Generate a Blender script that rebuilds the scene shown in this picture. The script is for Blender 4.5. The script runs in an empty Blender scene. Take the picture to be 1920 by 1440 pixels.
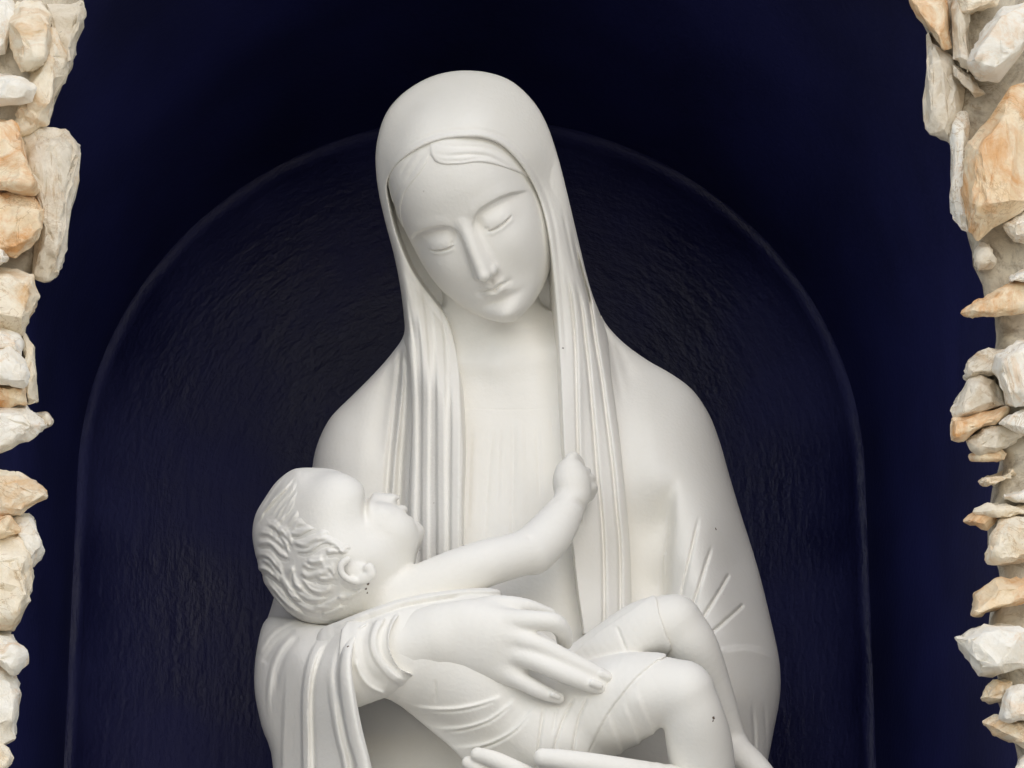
import bpy, bmesh, math, random
import numpy as np
from concurrent.futures import ThreadPoolExecutor
from mathutils import Vector, Matrix

# ---------------------------------------------------------------- camera, sky, sun, exposure
scene = bpy.context.scene
S = 0.0006                 # metres per modelling unit
F = 7000.0                 # camera distance to the reference plane in modelling units
TILT = math.radians(22.0)  # the photographer looks up at the niche
CAM = np.array((0.0, 0.0, 1.60))
RIGHT = np.array((1.0, 0.0, 0.0))
FWD = np.array((0.0, math.cos(TILT), math.sin(TILT)))
UP = np.array((0.0, -math.sin(TILT), math.cos(TILT)))

cam_data = bpy.data.cameras.new("camera")
cam = bpy.data.objects.new("camera", cam_data)
scene.collection.objects.link(cam)
cam.location = CAM
cam.rotation_euler = (math.pi / 2 + TILT, 0, 0)
cam_data.sensor_width = 36.0
cam_data.lens = 36.0 * F / 1920.0
cam_data.clip_start = 0.05
cam_data.clip_end = 500.0
scene.camera = cam

SUN_EL, SUN_AZ = math.radians(36), math.radians(12)   # azimuth measured from the viewer's back, negative = from the left
world = bpy.data.worlds.new("World")
scene.world = world
world.use_nodes = True
wn = world.node_tree.nodes
wn.clear()
w_out = wn.new("ShaderNodeOutputWorld")
w_bg = wn.new("ShaderNodeBackground")
w_sky = wn.new("ShaderNodeTexSky")
w_sky.sky_type = 'NISHITA'
w_sky.sun_disc = False
w_sky.sun_elevation = SUN_EL
w_sky.sun_rotation = math.pi - SUN_AZ
w_sky.air_density = 1.0
w_sky.dust_density = 1.0
w_bg.inputs["Strength"].default_value = 0.15
world.node_tree.links.new(w_sky.outputs[0], w_bg.inputs[0])
world.node_tree.links.new(w_bg.outputs[0], w_out.inputs[0])

sun_data = bpy.data.lights.new("sun", 'SUN')
sun_data.energy = 1.5
sun_data.angle = math.radians(150)
sun_data.color = (1.0, 0.92, 0.80)
sun = bpy.data.objects.new("sun", sun_data)
scene.collection.objects.link(sun)
sdir = Vector((math.sin(SUN_AZ) * math.cos(SUN_EL), -math.cos(SUN_AZ) * math.cos(SUN_EL), math.sin(SUN_EL)))
sun.rotation_euler = (-sdir).to_track_quat('-Z', 'Y').to_euler()
sun.location = Vector((0, 3.9, 3.2)) + sdir * 6

scene.view_settings.view_transform = 'Standard'
scene.view_settings.look = 'None'
scene.view_settings.gamma = 1.0
scene.view_settings.exposure = 0.14
scene.view_settings.use_curve_mapping = False

# ---------------------------------------------------------------- frames and helpers
def W3(u, v, w):
    """photo position + depth towards the viewer -> modelling space (true perspective)"""
    k = (F - w) / F
    return np.array((960 + (u - 960) * k, 720 + (v - 720) * k, w), dtype=np.float64)

def to_world(p):
    p = np.asarray(p, dtype=np.float64)
    return (CAM + np.outer(p[..., 0].ravel() - 960, RIGHT) * S + np.outer(720 - p[..., 1].ravel(), UP) * S
            + np.outer(F - p[..., 2].ravel(), FWD) * S)

def wpt(u, v, w):
    return to_world(W3(u, v, w)[None])[0]

def at_y(u, v, Y):
    """world point on the vertical plane y = Y seen at photo position u, v"""
    d = RIGHT * (u - 960) + UP * (720 - v) + FWD * F
    return CAM + d * (Y - CAM[1]) / d[1]

def link(o, parent=None):
    scene.collection.objects.link(o)
    if parent is not None:
        o.parent = parent
    return o

def tag(o, label=None, cat=None, group=None, kind=None):
    if label: o["label"] = label
    if cat: o["category"] = cat
    if group: o["group"] = group
    if kind: o["kind"] = kind
    return o

# ---------------------------------------------------------------- implicit-surface toolkit (modelling space: u right, v down, w to viewer)
def crom(pts, n=8, closed=False):
    P = np.array(pts, float)
    if closed:
        P = np.vstack([P[-1], P, P[0], P[1]])
    else:
        P = np.vstack([2 * P[0] - P[1], P, 2 * P[-1] - P[-2]])
    out = []
    for i in range(1, len(P) - 2):
        p0, p1, p2, p3 = P[i - 1], P[i], P[i + 1], P[i + 2]
        for t in np.arange(n) / n:
            out.append(0.5 * ((2 * p1) + (p2 - p0) * t + (2 * p0 - 5 * p1 + 4 * p2 - p3) * t * t + (3 * p1 - p0 - 3 * p2 + p3) * t ** 3))
    if not closed:
        out.append(P[-2])
    return np.array(out)

def smin(a, b, k):
    h = np.clip(0.5 + 0.5 * (b - a) / k, 0, 1)
    return b + (a - b) * h - k * h * (1 - h)

def smax(a, b, k):
    return -smin(-a, -b, k)

def sstep(a, b, x):
    t = np.clip((x - a) / (b - a), 0, 1)
    return t * t * (3 - 2 * t)

def seg(p, a, b, ra, rb, fl=1.0):
    ab = b - a
    q = p - a
    if fl != 1.0:
        sc = np.array((1, 1, 1 / fl), dtype=p.dtype)
        ab = ab * sc
        q = q * sc
    t = np.clip(q @ ab.astype(p.dtype) / float(ab @ ab + 1e-9), 0, 1)
    d = q - t[:, None] * ab.astype(p.dtype)
    return np.sqrt((d * d).sum(1)) - (ra + (rb - ra) * t)

def chain(p, pts, n=4, fl=1.0, k=0):
    """limb through (u, v, w, r) photo-space joints, smooth taper"""
    C = crom(pts, n) if len(pts) > 2 else np.array(pts, float)
    f = None
    for i in range(len(C) - 1):
        ka = (F - C[i][2]) / F
        a, b = W3(*C[i][:3]), W3(*C[i + 1][:3])
        g = seg(p, a, b, C[i][3] * ka, C[i + 1][3] * ka, fl)
        f = g if f is None else (np.minimum(f, g) if k == 0 else smin(f, g, k))
    return f

def ell(p, c, r, R=None):
    q = p - np.asarray(c, p.dtype)
    if R is not None:
        q = q @ R.astype(p.dtype)
    r = np.asarray(r, p.dtype)
    k0 = np.sqrt(((q / r) ** 2).sum(1))
    k1 = np.sqrt(((q / (r * r)) ** 2).sum(1)) + 1e-6
    return k0 * (k0 - 1) / k1

def rot2(deg):
    """rotation about the view axis; columns are the local axes (u, v, w)"""
    a = math.radians(deg)
    return np.array(((math.cos(a), -math.sin(a), 0), (math.sin(a), math.cos(a), 0), (0, 0, 1)))

CU0, CV0, CST = 380.0, 60.0, 2.0
CW, CH = 580, 800
GU, GV = np.meshgrid((CU0 + CST * np.arange(CW)).astype(np.float32), (CV0 + CST * np.arange(CH)).astype(np.float32))   # [v, u]

def samp(m, us, vs):
    x = np.clip((us - CU0) / CST, 0, CW - 1.001)
    y = np.clip((vs - CV0) / CST, 0, CH - 1.001)
    xi, yi = x.astype(np.int32), y.astype(np.int32)
    fx, fy = (x - xi).astype(np.float32), (y - yi).astype(np.float32)
    i = yi * CW + xi
    m = m.ravel()
    return (m[i] * (1 - fx) + m[i + 1] * fx) * (1 - fy) + (m[i + CW] * (1 - fx) + m[i + CW + 1] * fx) * fy

def screen(p):
    k = F / (F - p[:, 2])
    return 960 + (p[:, 0] - 960) * k, 720 + (p[:, 1] - 720) * k

def polydist(C, u, v, closed=False):
    """distance, signed side, arclength fraction of the nearest point on polyline C"""
    best = np.full(u.shape, 1e9, np.float32)
    side = np.zeros(u.shape, np.float32)
    tt = np.zeros(u.shape, np.float32)
    L = np.concatenate([[0], np.cumsum(np.hypot(*(C[1:] - C[:-1]).T))])
    for i in range(len(C) - 1):
        a, b = C[i], C[i + 1]
        d = b - a
        l2 = d @ d + 1e-9
        t = np.clip(((u - a[0]) * d[0] + (v - a[1]) * d[1]) / l2, 0, 1)
        dx, dy = u - a[0] - t * d[0], v - a[1] - t * d[1]
        dd = np.hypot(dx, dy)
        m = dd < best
        best = np.where(m, dd, best)
        side = np.where(m, -(d[0] * dy - d[1] * dx), side)
        tt = np.where(m, (L[i] + t * (L[i + 1] - L[i])) / L[-1], tt)
    return best, np.sign(side), tt

def outline(pts, n=4, reach=200):
    """signed distance map of a closed outline, positive inside"""
    C = crom(pts, min(n, 4), closed=True)
    C2 = np.vstack([C, C[:1]])
    out = np.full(GU.shape, -float(reach), np.float32)
    i0 = max(int((C[:, 0].min() - reach - CU0) / CST), 0); i1 = min(int((C[:, 0].max() + reach - CU0) / CST) + 2, CW)
    j0 = max(int((C[:, 1].min() - reach - CV0) / CST), 0); j1 = min(int((C[:, 1].max() + reach - CV0) / CST) + 2, CH)
    U, Vv = GU[j0:j1, i0:i1], GV[j0:j1, i0:i1]
    # exact distance on a half-resolution lattice far from the line, full resolution is only needed near it
    d2 = np.full(U.shape, 1e12, np.float32); ins = np.zeros(U.shape, bool)
    for k in range(len(C)):
        a, b = C2[k], C2[k + 1]
        d = (b - a).astype(np.float32)
        du, dv = U - np.float32(a[0]), Vv - np.float32(a[1])
        t = np.clip((du * d[0] + dv * d[1]) * np.float32(1 / (d @ d + 1e-9)), 0, 1)
        du -= t * d[0]; dv -= t * d[1]
        np.minimum(d2, du * du + dv * dv, out=d2)
        if a[1] != b[1]:
            r0, r1 = sorted((a[1], b[1]))
            k0 = max(int(math.floor((r0 - Vv[0, 0]) / CST)), 0); k1 = min(int(math.ceil((r1 - Vv[0, 0]) / CST)) + 1, len(Vv))
            if k1 > k0:
                y = Vv[k0:k1]
                ins[k0:k1] ^= ((a[1] > y) != (b[1] > y)) & (U[k0:k1] < (b[0] - a[0]) * (y - a[1]) / (b[1] - a[1]) + a[0])
    dd = np.sqrt(d2)
    out[j0:j1, i0:i1] = np.where(ins, dd, -dd)
    return out

def tps(pts, lam=0.0):
    """thin-plate depth map through (u, v, value) points"""
    P = np.array(pts, float)
    X = P[:, :2] / 1000.0
    n = len(P)
    r2 = ((X[:, None] - X[None]) ** 2).sum(-1)
    K = 0.5 * r2 * np.log(r2 + 1e-12) + lam * np.eye(n)
    Q = np.hstack([np.ones((n, 1)), X])
    A = np.block([[K, Q], [Q.T, np.zeros((3, 3))]])
    s = np.linalg.solve(A, np.concatenate([P[:, 2], np.zeros(3)]))
    u, v = GU.astype(np.float64) / 1000.0, GV.astype(np.float64) / 1000.0
    o = s[n] + s[n + 1] * u + s[n + 2] * v
    for i in range(n):
        q = (u - X[i, 0]) ** 2 + (v - X[i, 1]) ** 2
        o = o + s[i] * 0.5 * q * np.log(q + 1e-12)
    return o.astype(np.float32)

def blur(m, r):
    """separable box blur twice, radius r cells"""
    for _ in range(2):
        for ax in (0, 1):
            pad = [(0, 0), (0, 0)]; pad[ax] = (r + 1, r)
            c = np.cumsum(np.pad(m, pad, mode='edge'), axis=ax, dtype=np.float64)
            n = m.shape[ax]
            hi = np.take(c, np.arange(2 * r + 1, 2 * r + 1 + n), axis=ax)
            lo = np.take(c, np.arange(0, n), axis=ax)
            m = ((hi - lo) / (2 * r + 1)).astype(np.float32)
    return m

def folds(items, canvas=None):
    """relief map from carved lines: (kind, points, amplitude, width[, fade_start, fade_end])
    g groove, r ridge, b flat band, s step (proud on the right when travelling down), c soft hollow on right of a crisp edge"""
    M = np.zeros(GU.shape, np.float32) if canvas is None else canvas
    for it in items:
        kind, pts, A, wd = it[:4]
        f0, f1 = (it[4], it[5]) if len(it) > 5 else (0.12, 0.12)
        C = crom(pts, 6) if len(pts) > 2 else np.array(pts, float)
        reach = wd * (6 if kind in 'scC' else 3.2) + 6
        i0 = max(int((C[:, 0].min() - reach - CU0) / CST), 0); i1 = min(int((C[:, 0].max() + reach - CU0) / CST) + 2, CW)
        j0 = max(int((C[:, 1].min() - reach - CV0) / CST), 0); j1 = min(int((C[:, 1].max() + reach - CV0) / CST) + 2, CH)
        if i1 <= i0 or j1 <= j0: continue
        sl = (slice(j0, j1), slice(i0, i1))
        d, sd, t = polydist(C, GU[sl], GV[sl])
        fade = np.ones_like(t)
        if f0 > 0: fade = fade * sstep(0, f0, t)
        if f1 > 0: fade = fade * sstep(0, f1, 1 - t)
        if kind == 'g': h = -np.exp(-(d / wd) ** 2)
        elif kind == 'r': h = np.exp(-(d / wd) ** 2)
        elif kind == 'b': h = 1 - sstep(wd - 2.5, wd + 2.5, d)
        elif kind == 's': h = 0.5 * (1 + np.tanh(d * sd / 2.4)) * np.exp(-d / (wd * 1.6))
        elif kind == 'c': h = -0.5 * (1 + np.tanh(d * sd / 2.4)) * np.exp(-d / (wd * 1.6))
        elif kind == 'C': h = -0.5 * (1 + np.tanh(d * sd / 9.0)) * np.exp(-d / (wd * 1.6))
        h = h * (1 - sstep(0.6, 1.0, d / reach))
        M[sl] += (A * h * fade).astype(np.float32)
    return M

def inflate(p, D, wc, T, L, us=None, vs=None):
    """rounded solid from an outline map D, mid-depth wc, half thickness T and edge rounding L (maps or numbers)"""
    if us is None: us, vs = screen(p)
    g = lambda m: samp(m, us, vs) if isinstance(m, np.ndarray) else np.float32(m)
    d, wc_, T_, L_ = g(D), g(wc), g(T), g(L)
    a = np.maximum(0, L_ - d) / L_
    b = np.abs(p[:, 2] - wc_) / T_
    a2, b2 = a * a, b * b
    return (np.sqrt(a2 + b2) - 1) * ((a2 * L_ + b2 * T_) / (a2 + b2 + 1e-6) + 1e-3)

# ---------------------------------------------------------------- surface nets
def pmap(fn, pts, per=160000):
    """evaluate fn over many points, several chunks at a time"""
    if len(pts) <= per: return fn(pts)
    ch = np.array_split(pts, max(1, -(-len(pts) // per)))
    with ThreadPoolExecutor(4) as ex:
        return np.concatenate(list(ex.map(fn, ch)))

def nets(fn, lo, hi, h, relax=1, cull=-0.32):
    lo = np.array(lo, float); hi = np.array(hi, float)
    B1, B = 16, 4
    nb1 = np.ceil((hi - lo) / (h * B1)).astype(int) + 1
    nb = nb1 * (B1 // B)
    grid = lambda n: np.stack(np.meshgrid(*[np.arange(k) for k in n], indexing='ij'), -1).reshape(-1, 3)
    g1 = grid(nb1)
    f1 = pmap(fn, (lo + ((g1 + 0.5) * B1 - 0.5) * h).astype(np.float32))
    Fc = np.repeat(np.repeat(np.repeat(f1.reshape(nb1).astype(np.float32), 4, 0), 4, 1), 4, 2)
    a1 = g1[np.abs(f1) < B1 * h * 0.87 * 1.9 + 16]
    g2 = (a1[:, None] * 4 + grid((4, 4, 4))[None]).reshape(-1, 3)
    f2 = pmap(fn, (lo + ((g2 + 0.5) * B - 0.5) * h).astype(np.float32))
    Fc[g2[:, 0], g2[:, 1], g2[:, 2]] = f2
    ai = g2[np.abs(f2) < B * h * 0.87 * 1.8 + 6]
    Fg = np.repeat(np.repeat(np.repeat(Fc, B, 0), B, 1), B, 2)
    off = grid((B, B, B))
    Fb = Fg.reshape(nb[0], B, nb[1], B, nb[2], B)
    idx = (ai[:, None, :] * B + off[None]).reshape(-1, 3)
    val = pmap(fn, (lo + idx * h).astype(np.float32)).reshape(len(ai), B, B, B)
    Fb[ai[:, 0], :, ai[:, 1], :, ai[:, 2], :] = val
    sg = Fg < 0
    n = Fg.shape
    cnt = np.zeros((n[0] - 1, n[1] - 1, n[2] - 1), np.int8)
    for dx in (0, 1):
        for dy in (0, 1):
            for dz in (0, 1):
                cnt += sg[dx:n[0] - 1 + dx, dy:n[1] - 1 + dy, dz:n[2] - 1 + dz]
    cells = np.argwhere((cnt > 0) & (cnt < 8))
    vid = np.full(cnt.shape, -1, np.int32)
    vid[cells[:, 0], cells[:, 1], cells[:, 2]] = np.arange(len(cells))
    corners = [(a, b, c) for a in (0, 1) for b in (0, 1) for c in (0, 1)]
    cv = {c: Fg[cells[:, 0] + c[0], cells[:, 1] + c[1], cells[:, 2] + c[2]] for c in corners}
    acc = np.zeros((len(cells), 3)); num = np.zeros(len(cells))
    for c in corners:
        for ax in range(3):
            if c[ax] == 1: continue
            e = list(c); e[ax] = 1; e = tuple(e)
            m = (cv[c] < 0) != (cv[e] < 0)
            t = np.where(m, cv[c] / (cv[c] - cv[e] + 1e-12), 0)
            pt = np.array(c, float)[None].repeat(len(cells), 0); pt[:, ax] = t
            acc += pt * m[:, None]; num += m
    V = lo + (cells + acc / num[:, None]) * h
    Q = []
    for ax in range(3):
        b, c = [(1, 2), (2, 0), (0, 1)][ax]
        s0 = [slice(None)] * 3; s1 = [slice(None)] * 3
        s0[ax] = slice(0, n[ax] - 1); s1[ax] = slice(1, n[ax])
        e0 = sg[tuple(s0)]; e1 = sg[tuple(s1)]
        ed = np.argwhere(e0 != e1)
        ed = ed[(ed[:, b] > 0) & (ed[:, c] > 0) & (ed[:, b] < n[b] - 1) & (ed[:, c] < n[c] - 1)]
        ob = np.zeros(3, int); ob[b] = 1; oc = np.zeros(3, int); oc[c] = 1
        g = lambda q: vid[q[:, 0], q[:, 1], q[:, 2]]
        q = np.stack([g(ed - ob - oc), g(ed - oc), g(ed), g(ed - ob)], 1)
        inn = e0[ed[:, 0], ed[:, 1], ed[:, 2]]
        q[~inn] = q[~inn][:, ::-1]
        Q.append(q)
    Q = np.vstack(Q)
    Q = Q[(Q >= 0).all(1)]
    for _ in range(relax):
        s = np.zeros_like(V); k = np.zeros(len(V))
        for i in range(4):
            j = (i + 1) % 4
            for x in range(3):
                s[:, x] += np.bincount(Q[:, i], V[Q[:, j], x], len(V)) + np.bincount(Q[:, j], V[Q[:, i], x], len(V))
            k += np.bincount(Q[:, i], minlength=len(V)) + np.bincount(Q[:, j], minlength=len(V))
        V = V * 0.72 + 0.28 * s / np.maximum(k, 1)[:, None]
    # the far side, turned to the wall of the niche, is left open
    nrm = np.cross(V[Q[:, 2]] - V[Q[:, 0]], V[Q[:, 3]] - V[Q[:, 1]])
    nw = -nrm[:, 2] / (np.linalg.norm(nrm, axis=1) + 1e-9)
    Q = Q[nw * CULL_SIGN > cull]
    used = np.unique(Q); rm = np.full(len(V), -1); rm[used] = np.arange(len(used))
    return V[used], rm[Q]
CULL_SIGN = -1

def mesh_np(name, V, Q, mat, parent=None, smooth=True, org=None):
    """quads -> mesh object; vertices given in world space, stored relative to the parent's origin"""
    me = bpy.data.meshes.new(name)
    V = np.asarray(V, float)
    if org is not None: V = V - np.asarray(org)
    me.vertices.add(len(V)); me.vertices.foreach_set("co", V.astype(np.float32).ravel())
    k = Q.shape[1]
    me.loops.add(Q.size); me.loops.foreach_set("vertex_index", Q.astype(np.int32).ravel())
    me.polygons.add(len(Q)); me.polygons.foreach_set("loop_start", np.arange(0, Q.size, k, dtype=np.int32))
    me.polygons.foreach_set("loop_total", np.full(len(Q), k, np.int32))
    me.polygons.foreach_set("use_smooth", np.full(len(Q), smooth, bool))
    me.update(calc_edges=True); me.validate()
    me.materials.append(mat)
    return link(bpy.data.objects.new(name, me), parent)

# ---------------------------------------------------------------- materials
def new_mat(name):
    m = bpy.data.materials.new(name); m.use_nodes = True
    nt = m.node_tree
    return m, nt, nt.nodes["Principled BSDF"]

def nd(nt, typ, **kw):
    n = nt.nodes.new(typ)
    for k, v in kw.items():
        if k in n.inputs: n.inputs[k].default_value = v
        else: setattr(n, k, v)
    return n

def ramp(nt, stops, interp='LINEAR'):
    r = nt.nodes.new("ShaderNodeValToRGB")
    r.color_ramp.interpolation = interp
    el = r.color_ramp.elements
    while len(el) < len(stops): el.new(0.5)
    for e, (p, c) in zip(el, stops):
        e.position = p; e.color = (*c, 1)
    return r

def statue_material():
    m, nt, b = new_mat("painted_plaster")
    co = nd(nt, "ShaderNodeTexCoord")
    n1 = nd(nt, "ShaderNodeTexNoise", Scale=7.0, Detail=8.0, Roughness=0.68, Distortion=0.4)
    nt.links.new(co.outputs["Object"], n1.inputs["Vector"])
    r1 = ramp(nt, [(0.3, (0.855, 0.832, 0.768)), (0.7, (0.895, 0.877, 0.828))])
    nt.links.new(n1.outputs["Fac"], r1.inputs["Fac"])
    # scattered specks of dirt
    n2 = nd(nt, "ShaderNodeTexVoronoi", Scale=26.0)
    nt.links.new(co.outputs["Object"], n2.inputs["Vector"])
    r2 = ramp(nt, [(0.020, (1, 1, 1)), (0.032, (0, 0, 0))])
    nt.links.new(n2.outputs["Distance"], r2.inputs["Fac"])
    n3 = nd(nt, "ShaderNodeTexNoise", Scale=14.0)
    nt.links.new(co.outputs["Object"], n3.inputs["Vector"])
    r3 = ramp(nt, [(0.54, (0, 0, 0)), (0.62, (0.6, 0.6, 0.6))])
    nt.links.new(n3.outputs["Fac"], r3.inputs["Fac"])
    mu = nd(nt, "ShaderNodeMath", operation='MULTIPLY')
    nt.links.new(r2.outputs["Color"], mu.inputs[0]); nt.links.new(r3.outputs["Color"], mu.inputs[1])
    mx = nd(nt, "ShaderNodeMix", data_type='RGBA')
    nt.links.new(mu.outputs[0], mx.inputs[0]); nt.links.new(r1.outputs["Color"], mx.inputs[6])
    mx.inputs[7].default_value = (0.30, 0.25, 0.19, 1)
    nt.links.new(mx.outputs[2], b.inputs["Base Color"])
    b.inputs["Roughness"].default_value = 0.72
    b.inputs["Specular IOR Level"].default_value = 0.22
    n4 = nd(nt, "ShaderNodeTexNoise", Scale=240.0, Detail=3.0)
    nt.links.new(co.outputs["Object"], n4.inputs["Vector"])
    bp = nd(nt, "ShaderNodeBump", Strength=0.22, Distance=0.0018)
    nt.links.new(n4.outputs["Fac"], bp.inputs["Height"]); nt.links.new(bp.outputs[0], b.inputs["Normal"])
    return m

M_STATUE = statue_material()
# ---------------------------------------------------------------- the statue
STATUE_BASE = wpt(960, 1500, -40)
statue = link(bpy.data.objects.new("mother_and_child_statue", None))
statue.location = STATUE_BASE
tag(statue, "white statue of a veiled mother cradling a reclining child in a dark blue niche", "statue")

def carve(name, fn, lo, hi, h, parent=statue, relax=1, mat=None):
    V, Q = nets(fn, lo, hi, h, relax)
    o = mesh_np(name, to_world(V), Q[:, ::-1], mat or M_STATUE, parent, True, STATUE_BASE)
    return o

# ---- mother's head: local frame x right, y up, z out of the face
HP, HY, HR = math.radians(13), math.radians(13), math.radians(25)
def _rx(t): c, s = math.cos(t), math.sin(t); return np.array(((1, 0, 0), (0, c, -s), (0, s, c)))
def _ry(t): c, s = math.cos(t), math.sin(t); return np.array(((c, 0, s), (0, 1, 0), (-s, 0, c)))
def _rz(t): c, s = math.cos(t), math.sin(t); return np.array(((c, -s, 0), (s, c, 0), (0, 0, 1)))
HM = _rz(HR) @ _rx(HP) @ _ry(-HY)
HA = np.diag((1, -1, 1)) @ HM            # local -> (u, v, w)
HO = W3(906, 523, 40) - HA @ np.array((0, -88, 160.0))
def head_pt(x, y, z): return HO + HA @ np.array((x, y, z), float)

def spl(xs, ys, x):
    C = crom(np.stack([xs, ys], 1), 12)
    o = np.argsort(C[:, 0])
    return np.interp(x, C[o, 0], C[o, 1]).astype(np.float32)

FY = [-207, -200, -191, -177, -155, -125, -92, -50, 0, 40, 85, 130, 175, 215, 238]
FW = [2, 30, 49, 67, 88, 107, 121, 129, 132, 132, 129, 120, 100, 64, 12]
FP = [62, 80, 92, 101, 106, 110, 114, 118, 120, 126, 130, 122, 98, 58, 8]

def face_fn(p):
    q = ((p - HO.astype(np.float32)) @ HA.astype(np.float32))
    x, y, z = q[:, 0], q[:, 1], q[:, 2]
    ax = np.abs(x)
    W = spl(FY, FW, y); P = spl(FY, FP, y)
    zc = -12.0
    dz = np.where(z > zc, (z - zc) / (P - zc), (z - zc) / 130.0)
    k = np.power(np.power(ax / W, 2.2) + np.power(np.abs(dz), 2.2), 1 / 2.2)
    f = (k - 1) * np.minimum(W, P - zc) * 0.92
    f = smax(f, np.maximum(y - 236, -209 - y), 8)
    front = sstep(10, 60, z)
    # relief of the face as a displacement towards z
    h = np.zeros_like(x)
    h += 5.0 * np.exp(-((ax - 70) / 36) ** 2 - ((y + 55) / 38) ** 2)             # cheeks
    h -= 2.5 * np.exp(-((ax - 60) / 22) ** 2 - ((y + 122) / 30) ** 2)            # hollow beside the mouth
    h += 9.0 * np.exp(-(x / 27) ** 2 - ((y + 177) / 18) ** 2)                    # chin
    h -= 6.5 * np.exp(-(x / 34) ** 2 - ((y + 150) / 9) ** 2)                     # below the lower lip
    # brow: crisp arc with the socket hollowed below it
    yb = np.interp(ax, [0, 9, 15, 24, 40, 60, 80, 100, 120, 135], [-60, -16, 6, 20, 29, 32, 32, 28, 17, 2])
    dd = yb - y
    sock = sstep(-2.0, 8, dd) * np.exp(-np.maximum(dd, 0) / 33.0) * sstep(6, 16, ax)
    h -= 13.0 * sock * (1 - sstep(92, 132, ax))
    h += 1.0 * np.exp(-(dd + 9) ** 2 / 140.0) * sstep(10, 30, ax) * (1 - sstep(80, 115, ax))
    h -= 5.0 * np.exp(-((ax - 25) / 10) ** 2 - ((y - 0) / 16) ** 2)
    # eyeball under a lowered lid
    h += 6.5 * np.exp(-(np.abs((ax - 60) / 28) ** 2.3) - np.abs((y + 3) / 14.5) ** 2.2)
    yl = -11.5 - 4.0 * (1 - ((ax - 60) / 28) ** 2) + 3.5 * (ax - 60) / 28      # lid edge
    lid = (1 - sstep(19, 28, np.abs(ax - 60)))
    h += 1.8 * lid * np.exp(-np.maximum(y - yl, 0) / 6.0) * sstep(-1.5, 1.0, y - yl)
    h -= 5.0 * lid * np.exp(-((y - yl + 2.4) / 1.8) ** 2)
    h -= 3.0 * np.exp(-((ax - 36) / 4) ** 2 - ((y + 12) / 3.5) ** 2)            # inner corner
    h += 1.2 * lid * np.exp(-((y - yl + 8) / 3.5) ** 2)
    h -= 1.3 * (1 - sstep(18, 30, np.abs(ax - 61))) * np.exp(-((y - (14 + 4 * (1 - ((ax - 61) / 30) ** 2))) / 2.6) ** 2)  # upper lid crease
    # mouth
    ym = -123.0 + 0.0016 * x * x - 2.2 * np.exp(-(x / 6.5) ** 2) + 1.6 * np.exp(-((ax - 13) / 8) ** 2)
    lip = 1 - sstep(12, 32, ax)
    h += 4.6 * lip * np.exp(-((y - ym - 6) / 6.5) ** 2)
    h += 6.6 * (1 - sstep(10, 29, ax)) * np.exp(-((y - ym + 8.5) / 6.5) ** 2)
    h -= 4.4 * (1 - sstep(20, 34, ax)) * np.exp(-((y - ym) / 2.2) ** 2)
    h -= 2.4 * np.exp(-((ax - 32) / 6) ** 2 - ((y - ym) / 7) ** 2)
    h -= 2.5 * np.exp(-(x / 5) ** 2 - ((y + 104) / 8) ** 2)                      # philtrum
    f = f - h * front
    # nose: flat ridge, planar flanks, small wings
    nq = np.stack([x, y, z], 1)
    n1 = seg(nq, np.array((0, 18, 116.0)), np.array((0, -84, 145.0)), 8.5, 9.5)
    n2 = seg(nq, np.array((0, 8, 101.0)), np.array((0, -80, 118.0)), 18, 23)
    n = smin(n1, n2, 16)
    n = smin(n, ell(nq, (0, -87, 142), (11.5, 10.0, 13)), 6)
    wing = ell(np.stack([ax, y, z], 1), (15.5, -87, 122), (8.5, 9.0, 13))
    n = smin(n, wing, 7)
    n = smax(n, -(y + 98 + 0.12 * (z - 130)), 3)
    f = smin(f, n, 9)
    nost = ell(np.stack([ax, y, z], 1), (8.5, -98, 131), (4.0, 4.0, 7.0))
    f = smax(f, -nost, 3)
    return f

# neck and upper chest of the skin
def neck_fn(p):
    f = chain(p, [(905, 480, -190, 92), (930, 600, -205, 92), (953, 690, -190, 102), (960, 760, -188, 112)], 4)
    c1 = chain(p, [(945, 690, -100, 16), (1040, 668, -130, 15)], 1)
    c2 = chain(p, [(925, 690, -100, 16), (850, 680, -120, 15)], 1)
    f = smin(f, c1, 28); f = smin(f, c2, 28)
    return f

# ---- chest: surface shared by the skin above the yoke and the pleated dress below it
D_DRESS = outline([(800, 600), (950, 590), (1100, 600), (1108, 750), (1112, 900), (1130, 1150), (1240, 1250), (1240, 1660), (640, 1660), (660, 1250), (830, 1150), (815, 900), (810, 750)])
FR_DRESS = tps([(960, 660, -128), (960, 715, -90), (880, 715, -96), (1045, 715, -98), (960, 760, -66), (960, 800, -38), (875, 800, -46), (1050, 800, -48), (960, 900, 12), (870, 900, 0), (1060, 900, 0), (960, 1000, 52), (870, 1000, 42), (1070, 1000, 44),
                (960, 1150, 110), (700, 1250, 110), (1200, 1250, 110), (760, 1400, 190), (700, 1440, 190), (960, 1440, 220), (1240, 1440, 215), (960, 1640, 280), (600, 1640, 220), (1240, 1640, 250), (780, 650, -130), (1130, 650, -130)], 1e-5)
WC_DRESS = np.interp(GV, [60, 650, 850, 1440, 1700], [-200, -220, -200, 40, 150]).astype(np.float32)
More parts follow.
